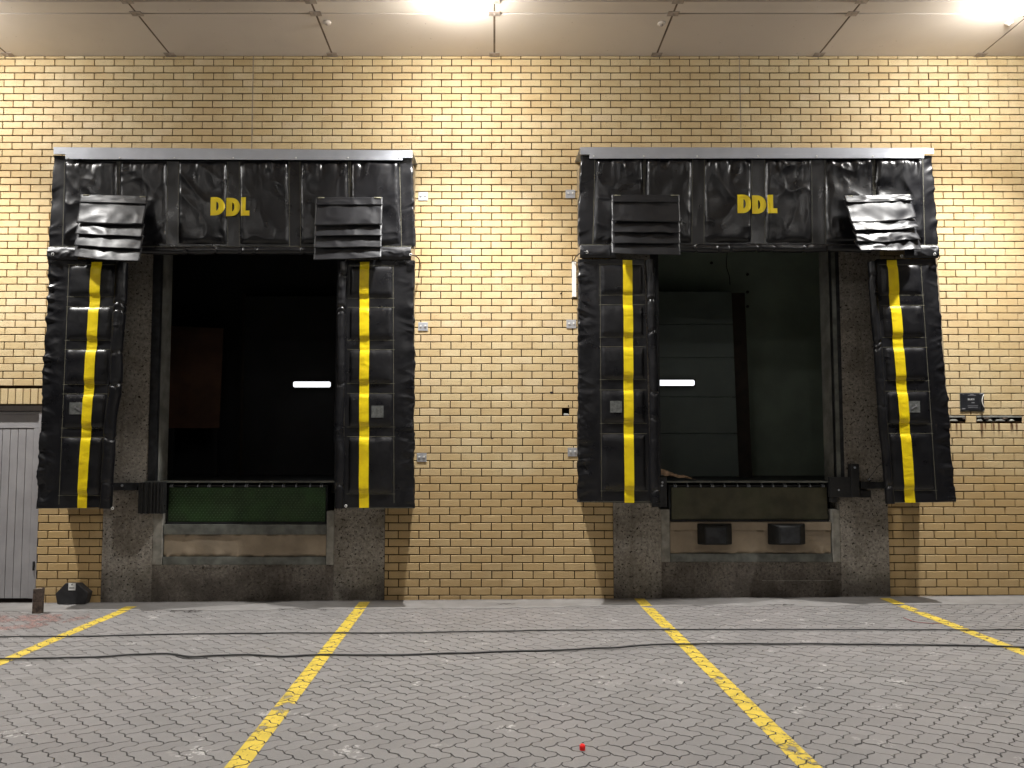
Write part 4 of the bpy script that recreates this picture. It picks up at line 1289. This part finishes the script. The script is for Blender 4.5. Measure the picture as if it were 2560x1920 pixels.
def shelter(c):
    px = c["hdr"]                                        # TL TR BR BL of the header cloth
    TL, TR, BR, BL = [P(p[0], p[1], FD) for p in px]
    t = thing("dock_shelter", ((TL[0]+TR[0])/2, 0, P(0, c["bot"], FD)[2]), c["label"], "dock shelter", "black padded dock shelters around the two doorways")
    # flashing: sloping galvanised top and the screwed strip below it
    a, b = c["fl"]                                       # px: (x0,y0,x1,y1) upper, lower
    A0, A1 = P(a[0], a[1], FD-.012), P(a[2], a[3], FD-.012); A2 = P(a[2], a[4], FD-.012); A3 = P(a[0], a[5], FD-.012)
    mb = MB(); y0, y1 = FD-.032, FD-.010
    mb.hexa([(A3[0], y0, A3[2]), (A2[0], y0, A2[2]), (A2[0], y1, A2[2]), (A3[0], y1, A3[2])], [(A0[0], y0, A0[2]), (A1[0], y0, A1[2]), (A1[0], y1, A1[2]), (A0[0], y1, A0[2])])
    mb.build("flashing_face", mGALV, t)
    mb = MB(); mb.hexa([(A0[0], y0+.0005, A0[2]+.001), (A1[0], y0+.0005, A1[2]+.001), (A1[0], -.002, A1[2]+.061), (A0[0], -.002, A0[2]+.061)],
                       [(A0[0], y0+.0005, A0[2]+.004), (A1[0], y0+.0005, A1[2]+.004), (A1[0], -.002, A1[2]+.064), (A0[0], -.002, A0[2]+.064)])
    mb.build("flashing_top", mGALV, t)
    B0, B1 = P(b[0], a[5]-1, FD-.02), P(b[1], a[4]-1, FD-.02); B2, B3 = P(b[1], b[2], FD-.02), P(b[0], b[3], FD-.02)
    mb = MB(); y0, y1 = FD-.040, FD-.0325
    mb.hexa([(B3[0], y0, B3[2]), (B2[0], y0, B2[2]), (B2[0], y1, B2[2]), (B3[0], y1, B3[2])], [(B0[0], y0, B0[2]), (B1[0], y0, B1[2]), (B1[0], y1, B1[2]), (B0[0], y1, B0[2])])
    bs = mb.build("batten_strip", mGALV, t, bevel=.0015)
    for x in c["screws"]:
        mb = MB(); p = P(x, (a[4]+a[5]+b[2]+b[3])/4, FD-.022); mb.lathe((0, 0, 0), [(0, 0)], 3); mb = MB(); mb.cyl((p[0], FD-.040, p[2]), (p[0], FD-.046, p[2]), .010, 10, .007); mb.build("screw_head", mWHITE, bs)
    # header cloth
    yT, yB = px[0][1], px[3][1]
    pk = []
    pys = c["hpy"]
    for x0, x1 in c["hpx"]:
        f0, f1 = edge_fn(P(x0, pys[0], FD), P(x0+(x0-c["cx"])*.012, pys[1], FD)), edge_fn(P(x1, pys[0], FD), P(x1+(x1-c["cx"])*.012, pys[1], FD))
        z1, z0 = Z(pys[0], FD), Z(pys[1], FD)
        pk.append(lambda z, f0=f0, f1=f1, z0=z0, z1=z1: (f0(z), f1(z), z0, z1))
    sd = c["seed"]
    xl, xr = edge_fn(TL, BL), edge_fn(TR, BR)
    def skirt(X, Z_, s):
        d = np.minimum(np.abs(X-xl(Z_)), np.abs(X-xr(Z_)))
        return np.exp(-d/.10)*(fold(X, Z_, s, .5, .3, .10)) + .2*sn(X*10, Z_*8, s+1)
    cl = Cloth(sd, pk, c.get("soft", 1.0), .012, c.get("ai", .011), skirt)
    s_, t_ = np.meshgrid(np.linspace(0, 1, 230), np.linspace(0, 1, 64))
    A = bil((TL, TR, BR, BL), s_, t_)
    A[..., 1] -= cl.base(A[..., 0], A[..., 2])
    # wrapped side edges
    parts = [A]
    for side, col in ((-1, A[:, 0]), (1, A[:, -1])):
        bk = []
        for k, (dy, dx) in enumerate(((.012, .007), (.03, .009), (.055, .007), (.08, .004))):
            q = col.copy(); q[:, 1] += dy+.012*crease(q[:, 2]*11, q[:, 2]*0+k*.3, sd+70); q[:, 0] += side*(dx+.009*sn(q[:, 2]*22, q[:, 2]*0+k*.5, sd+71)); bk.append(q)
        bk = np.stack(bk, 1); parts = parts+[bk] if side > 0 else [bk[:, ::-1]]+parts
    hd = grid_obj("header_cover", np.concatenate(parts, 1), mVINYL, t)
    mb = MB(); i_ = .012
    mb.hexa([(BL[0]+i_, FD+.014, BL[2]+.002), (BR[0]-i_, FD+.014, BR[2]+.002), (BR[0]-i_, FD+.10, BR[2]+.002), (BL[0]+i_, FD+.10, BL[2]+.002)],
            [(TL[0]+i_, FD+.014, TL[2]), (TR[0]-i_, FD+.014, TR[2]), (TR[0]-i_, FD+.10, TR[2]), (TL[0]+i_, FD+.10, TL[2])]); mb.build("header_core", mVINYL, hd)
    for i in range(len(pk)):
        z1, z0 = Z(pys[0], FD), Z(pys[1], FD)
        sg, Zg = np.meshgrid(np.linspace(0, 1, 60), np.linspace(z1, z0, 84))
        x0, x1, _, _ = pk[i](Zg); Xg = x0+(x1-x0)*sg
        grid_obj("foam_panel", np.stack([Xg, FD-cl.pocket(i, Xg, Zg), Zg], -1), mVINYL, hd)
    def H(X, Z_):
        h = cl.base(X, Z_)
        for i in range(len(pk)):
            x0, x1, z0, z1 = pk[i](Z_); ins_ = (X > x0) & (X < x1) & (Z_ > z0) & (Z_ < z1)
            h = np.where(ins_, cl.pocket(i, X, Z_), h)
        return h
    mb = MB()
    for i in range(len(pk)):
        zz = np.linspace(Z(pys[0], FD), Z(pys[1]+4, FD), 50)
        x0, x1, _, _ = pk[i](zz)
        for xq in (x0-.006, x1+.006): strip_line(mb, list(zip(xq, FD-cl.base(xq, zz), zz)), .0028, .0012)
    zz = np.full(60, Z(pys[1]+4, FD)); xq = np.linspace(BL[0]+.03, BR[0]-.03, 60); strip_line(mb, list(zip(xq, FD-cl.base(xq, zz), zz)), .0030, .0015)
    tag(mb.build("stitching", mTHREAD, hd, fix=False), kind="stuff")
    l = c["letters"]; a_, b_ = P(l[0], l[3], FD-.03), P(l[1], l[2], FD-.03)
    dd_letters(hd, H, a_[0], b_[0], a_[2], b_[2])
    # hem band under the header at both ends, and the roll between
    hb = c["hem"]                                        # (xl0, xl1, xr0, xr1, y0, y1)
    for (xa, xb), sgn in (((hb[0], hb[1]), -1), ((hb[2], hb[3]), 1)):
        n = 60; s2, q2 = np.meshgrid(np.linspace(0, 1, n), np.linspace(0, 1, 16))
        pa, pb = P(xa, hb[4], FD), P(xb, hb[5], FD)
        Xh = pa[0]+(pb[0]-pa[0])*s2; Zh = pa[2]+(pb[2]-pa[2])*q2
        Yh = FD-.006-.030*np.sin(np.pi*np.clip(q2*1.0, 0, 1))**.6*(q2 < .5) - (q2 >= .5)*(.030*np.abs(np.sin(np.pi*(q2-.02)*1))**.5) - .004*crease(Xh*11, q2*3, sd+9)
        grid_obj("hem_band", np.stack([Xh, Yh, Zh], -1), mVINYL2, t, .003)
    r0, r1 = c["roll"]; tubular("header_roll", P(r0[0], r0[1], FD-.005), P(r1[0], r1[1], FD-.005), .042, sd+3, t, mVINYL, c["rkinks"], n=300)
    mb = MB(); p0, p1 = P(c["open"][0], c["hem"][4], FD+.02), P(c["open"][1], c["hem"][4], FD+.02)
    # side boards, brown, between cloth and wall
    for sgn, (pt, pb) in ((-1, c["sideL"]), (1, c["sideR"])):
        a0, b0 = P(pt[0], pt[1], FD+.07), P(pb[0], pb[1], FD+.07); xa, xb = a0[0]-sgn*.012, b0[0]-sgn*.012
        wx = lerp(xa, xb, .15)
        z1, z0 = TL[2]-.01, b0[2]+.006
        th = .018
        mb = MB(); mb.hexa([(xb, FD+.07, z0), (xb+sgn*-th, FD+.07, z0), (wx-sgn*th, -.006, z0), (wx, -.006, z0)], [(xa, FD+.07, z1), (xa-sgn*th, FD+.07, z1), (wx-sgn*th, -.006, z1+.04), (wx, -.006, z1+.04)])
        mb.build("side_board", mPLY, t)
    # top board closing the box
    mb = MB(); mb.hexa([(TL[0]+.02, FD+.03, TL[2]-.02), (TR[0]-.02, FD+.03, TR[2]-.02), (TR[0]-.02, -.006, TR[2]+.02), (TL[0]+.02, -.006, TL[2]+.02)],
                       [(TL[0]+.02, FD+.03, TL[2]-.004), (TR[0]-.02, FD+.03, TR[2]-.004), (TR[0]-.02, -.006, TR[2]+.036), (TL[0]+.02, -.006, TL[2]+.036)]); mb.build("top_board", mPLY, t)
    # wall brackets with bolts
    for (bx, by, sgn) in c["brackets"]:
        p = P(bx, by, -.006); w_, h2 = .055, .049
        mb = MB(); mb.box((p[0]-w_, -.0085, p[2]-h2), (p[0]+w_, -.0045, p[2]+h2)); br = mb.build("wall_bracket", mGALV, t, bevel=.001)
        for dx in (-.026, .026):
            mb = MB(); mb.cyl((p[0]+dx, -.009, p[2]+.008), (p[0]+dx, -.020, p[2]+.008), .011, 6); mb.build("bracket_bolt", mWHITE, br)
    for f in c["flaps"]: pleat_flap(t, **f)
    for p_ in c["pads"]: side_pad(t, **p_)
    # eyelets and cords
    for (ex, ey) in c["eyelets"]:
        p = P(ex, ey, FD-.045); mb = MB()
        pts = [(p[0]+.012*math.cos(k*math.pi/6), p[1], p[2]+.012*math.sin(k*math.pi/6)) for k in range(13)]; mb.tube(pts, .004, 6); mb.build("eyelet", mWHITE, t, True)
    for cord in c["cords"]:
        mb = MB(); mb.tube(smooth_path([P(*q) for q in cord], 8), .006, 6); mb.build("tie_cord", mCABLE, t, True)
    return t

def ys(vals, sy0=600, k=2.2117): return [((sy0+a/k)/U, (sy0+b/k)/U) for a, b in vals]
L = dict(label="left black padded dock shelter with yellow letters and yellow stripes", seed=3, cx=500,
    hdr=((117, 336), (889, 340), (896, 533), (105, 533)), bot=1098,
    fl=((118, 320, 891, 327, 342, 334), (143, 870, 347.5, 345)), screws=(148, 260, 378, 505, 640, 752, 863),
    hpx=((141, 254), (260, 361), (387, 491), (518, 623), (649, 752), (758, 862)), hpy=(349, 528), soft=1.3, ai=.015,
    letters=(456, 540, 426.5, 466), hem=(106, 170, 820, 888, 534, 562), roll=((300, 541), (690, 541)), open=(275, 728),
    rkinks=[(.05+x, .35) for x in (.22, .38, .52, .60, .86)],
    sideL=((117, 340), (78, 1096)), sideR=((889, 340), (894, 1095)),
    brackets=[(914, 424, 1), (914, 705.5, 1), (911, 988, 1)],
    flaps=[dict(cpx=((176, 421), (320, 425), (305, 566), (163, 556)), depths=(.02, .10, .27, .03), folds=(.07, .45), seed=21, label="corner flap with a sharp centre fold"),
           dict(cpx=((683, 427), (827, 427), (825, 560), (679, 563)), depths=(.035, .035, .06, .06), folds=(.006, .5), seed=33, label="flat hanging corner flap")],
    pads=[dict(TLp=(107, 560), TRp=(255, 560), BRp=(214, 1096), BLp=(78, 1099),
               pock_y=ys([(138, 312), (372, 552), (607, 797), (853, 1038), (1093, 1410)]), pock_x=((151, 128), (248, 212)),
               stripe=((199, 566), (167, 1097.5), (221.5, 566), (187.5, 1097.5)), roll=((266, 568), (228, 1098), .062), outer=-1, seed=5,
               patch=(3, 149, 869, 182, 895, -1), kinks=[(.17, .35), (.20, .3), (.37, .25), (.50, .35), (.72, .3), (.90, .2)], creases=1.0),
          dict(TLp=(748, 562), TRp=(893, 562), BRp=(893, 1098), BLp=(742, 1098),
               pock_y=ys([(145, 320), (374, 552), (608, 792), (850, 1032), (1089, 1402)]), pock_x=((756, 752), (848, 850)),
               stripe=((777.5, 566), (776, 1097), (797.5, 566), (797, 1097)), roll=((739, 566), (731, 1098), .050), outer=1, seed=9,
               patch=(3, 802, 876, 828, 902, 0), kinks=[(.05, .4), (.19, .45), (.21, .3), (.50, .2), (.91, .3)], creases=.9)],
    eyelets=[(114, 549), (887, 550), (243, 1098), (747, 1093)],
    cords=[[(887, 550, FD-.05), (897, 553, FD-.02), (905, 560, -.35), (906, 572, -.2), (904, 600, -.03)],
           [(114, 549, FD-.05), (105, 551, FD-.01), (103, 558, FD+.05), (106, 563, FD+.1)]])
Rr = dict(label="right black padded dock shelter with yellow letters, its corner flap crumpled", seed=14, cx=1636,
    hdr=((1256, 336), (2012, 336), (2026, 528), (1249, 528)), bot=1085,
    fl=((1253, 320, 2015, 322, 333, 335), (1273, 1994, 343, 344)), screws=(1282, 1390, 1505, 1636, 1763, 1884, 1987),
    hpx=((1286, 1390), (1395, 1495), (1523, 1623), (1653, 1752), (1783, 1884), (1890, 1992)), hpy=(344, 525), soft=1.8, ai=.018,
    letters=(1593.5, 1678, 421, 461), hem=(1252, 1330, 1950, 2025, 530, 558), roll=((1460, 537), (1880, 537)), open=(1418, 1890),
    rkinks=[(x, .38) for x in (.10, .22, .28, .42, .50, .66, .78)],
    sideL=((1256, 340), (1247, 1082)), sideR=((2012, 338), (2064, 1084)),
    brackets=[(1232, 419, -1), (1234, 700, -1), (1237, 976.5, -1)],
    flaps=[dict(cpx=((1321, 422), (1467, 422), (1468, 553), (1320, 551)), depths=(.035, .035, .06, .06), folds=(.008, .5), seed=41, label="flat hanging corner flap"),
           dict(cpx=((1821, 424), (1966, 421), (1986, 540), (1852, 547)), depths=(.11, .03, .05, .27), folds=(.07, .50), seed=52, label="crumpled corner flap standing away from the header", crump=.035)],
    pads=[dict(TLp=(1251, 560), TRp=(1392, 560), BRp=(1406, 1087), BLp=(1250, 1085),
               pock_y=ys([(136, 303), (360, 535), (592, 770), (831, 1012), (1073, 1385)]), pock_x=((1297, 1301), (1388, 1396)),
               stripe=((1345.5, 562), (1349, 1086), (1366, 562), (1370, 1088)), roll=((1406, 562), (1416, 1086), .050), outer=-1, seed=23,
               patch=(3, 1318, 866, 1344, 891, 0), kinks=[(.17, .35), (.30, .3), (.55, .25), (.66, .2), (.95, .4)], creases=1.15),
          dict(TLp=(1893, 560), TRp=(2022, 560), BRp=(2064, 1084), BLp=(1922, 1086),
               pock_y=ys([(138, 303), (363, 537), (595, 776), (838, 1015), (1071, 1382)]), pock_x=((1901, 1929), (1987, 2022)),
               stripe=((1914, 562), (1955, 1086), (1936, 562), (1977, 1086)), roll=((1882, 566), (1922, 1088), .044), outer=1, seed=31,
               patch=(3, 1963, 866, 1989, 891, 1), kinks=[(.06, .4), (.34, .4), (.36, .3), (.6, .2), (.93, .4)], creases=.9)],
    eyelets=[(1268, 545), (2019, 549), (1924, 1083), (1948, 553)],
    cords=[[(1268, 545, FD-.05), (1258, 544, FD-.02), (1250, 549, FD+.1), (1243, 556, -.2), (1239, 564, -.03)],
           [(2019, 549, FD-.05), (2027, 551, FD-.01), (2030, 556, FD+.05), (2026, 561, FD+.1)]])
shelter(L)
shelter(Rr)

# ================================================================== THINGS ON THE WALL
a, b = S(1430, 655, -.02), S(1441, 742, -.02)
t = thing("white_trunking", ((a[0]+b[0])/2, 0, b[2]), "narrow white upright strip on the bricks left of the right shelter", "strip")
mb = MB(); mb.box((a[0], -.020, b[2]), (b[0], -.003, a[2])); mb.build("trunking_body", mWHITE, t, bevel=.003)
mb = MB(); mb.box((a[0]-.004, -.006, b[2]-.012), (b[0]+.004, -.0025, b[2]-.001)); mb.box((a[0]-.004, -.006, a[2]+.001), (b[0]+.004, -.0025, a[2]+.012)); mb.build("trunking_end", mSTEELG, t)

# black sign
a, b = S(2402, 983, -.02), S(2461, 1026, -.02)
x0, x1, z0, z1 = a[0], b[0], b[2], a[2]
w_, h_ = x1-x0, z1-z0
t = thing("black_sign", ((x0+x1)/2, 0, z0), "small black sign reading BLACK on the bricks at far right, its right edge curling", "sign")
mb = MB(); mb.box((x0-.004, -.006, z0-.012), (x1+.008, -.003, z1+.004)); mb.build("sign_backing", mSTEELG, t)
n = 30; s_, q_ = np.meshgrid(np.linspace(0, 1, n), np.linspace(0, 1, 20))
cur = np.clip((s_-.82)/.18, 0, 1)**1.6
Ys = -.010 - .028*cur*(.6+.4*np.sin(q_*3.1)) - .001*crease(s_*3, q_*3, 4)
Xs = x0 + w_*(s_ - .05*cur*np.sin(q_*3.14)); Zs = z1 - h_*q_
grid_obj("sign_sheet", np.stack([Xs, Ys, Zs], -1), mSIGN, t, .0015)
mb = MB(); pts = [(x1-.012-.022*math.sin(k/12*3.14), -.040, z1-.016-(h_-.05)*k/12) for k in range(13)]; mb.tube(pts, .0045, 6); mb.build("curled_edge", mWHITE, t, True)
# letters on the sign, built from strokes on a 4x6 grid
GLY = {'B': ["1110","1001","1110","1001","1001","1110"], 'L': ["1000","1000","1000","1000","1000","1111"], 'A': ["0110","1001","1001","1111","1001","1001"],
       'C': ["0111","1000","1000","1000","1000","0111"], 'K': ["1001","1010","1100","1100","1010","1001"]}
mb = MB(); cx = x0+w_*.32; cell = .0031; zt_ = z1-h_*.30
for ch in "BLACK":
    for r_, row in enumerate(GLY[ch]):
        for k, v in enumerate(row):
            if v == '1': mb.box((cx+k*cell, -.0128, zt_-(r_+1)*cell*1.05), (cx+(k+1)*cell*1.02, -.0118, zt_-r_*cell*1.05))
    cx += cell*5.0
mb.build("sign_word", mPRINT, t)
mb = MB()
for (u0, u1, v0, v1) in ((.42, .58, .055, .085), (.33, .66, .11, .135), (.47, .60, .52, .575), (.30, .76, .72, .745), (.32, .74, .82, .845), (.05, .19, .88, .93), (.10, .16, .06, .075)):
    mb.box((x0+w_*u0, -.0125, z1-h_*v1), (x0+w_*u1, -.0117, z1-h_*v0))
mb.build("sign_small_print", mPRINTG, t)

print("bricks", len(bricks), "tiles", len(tiles))
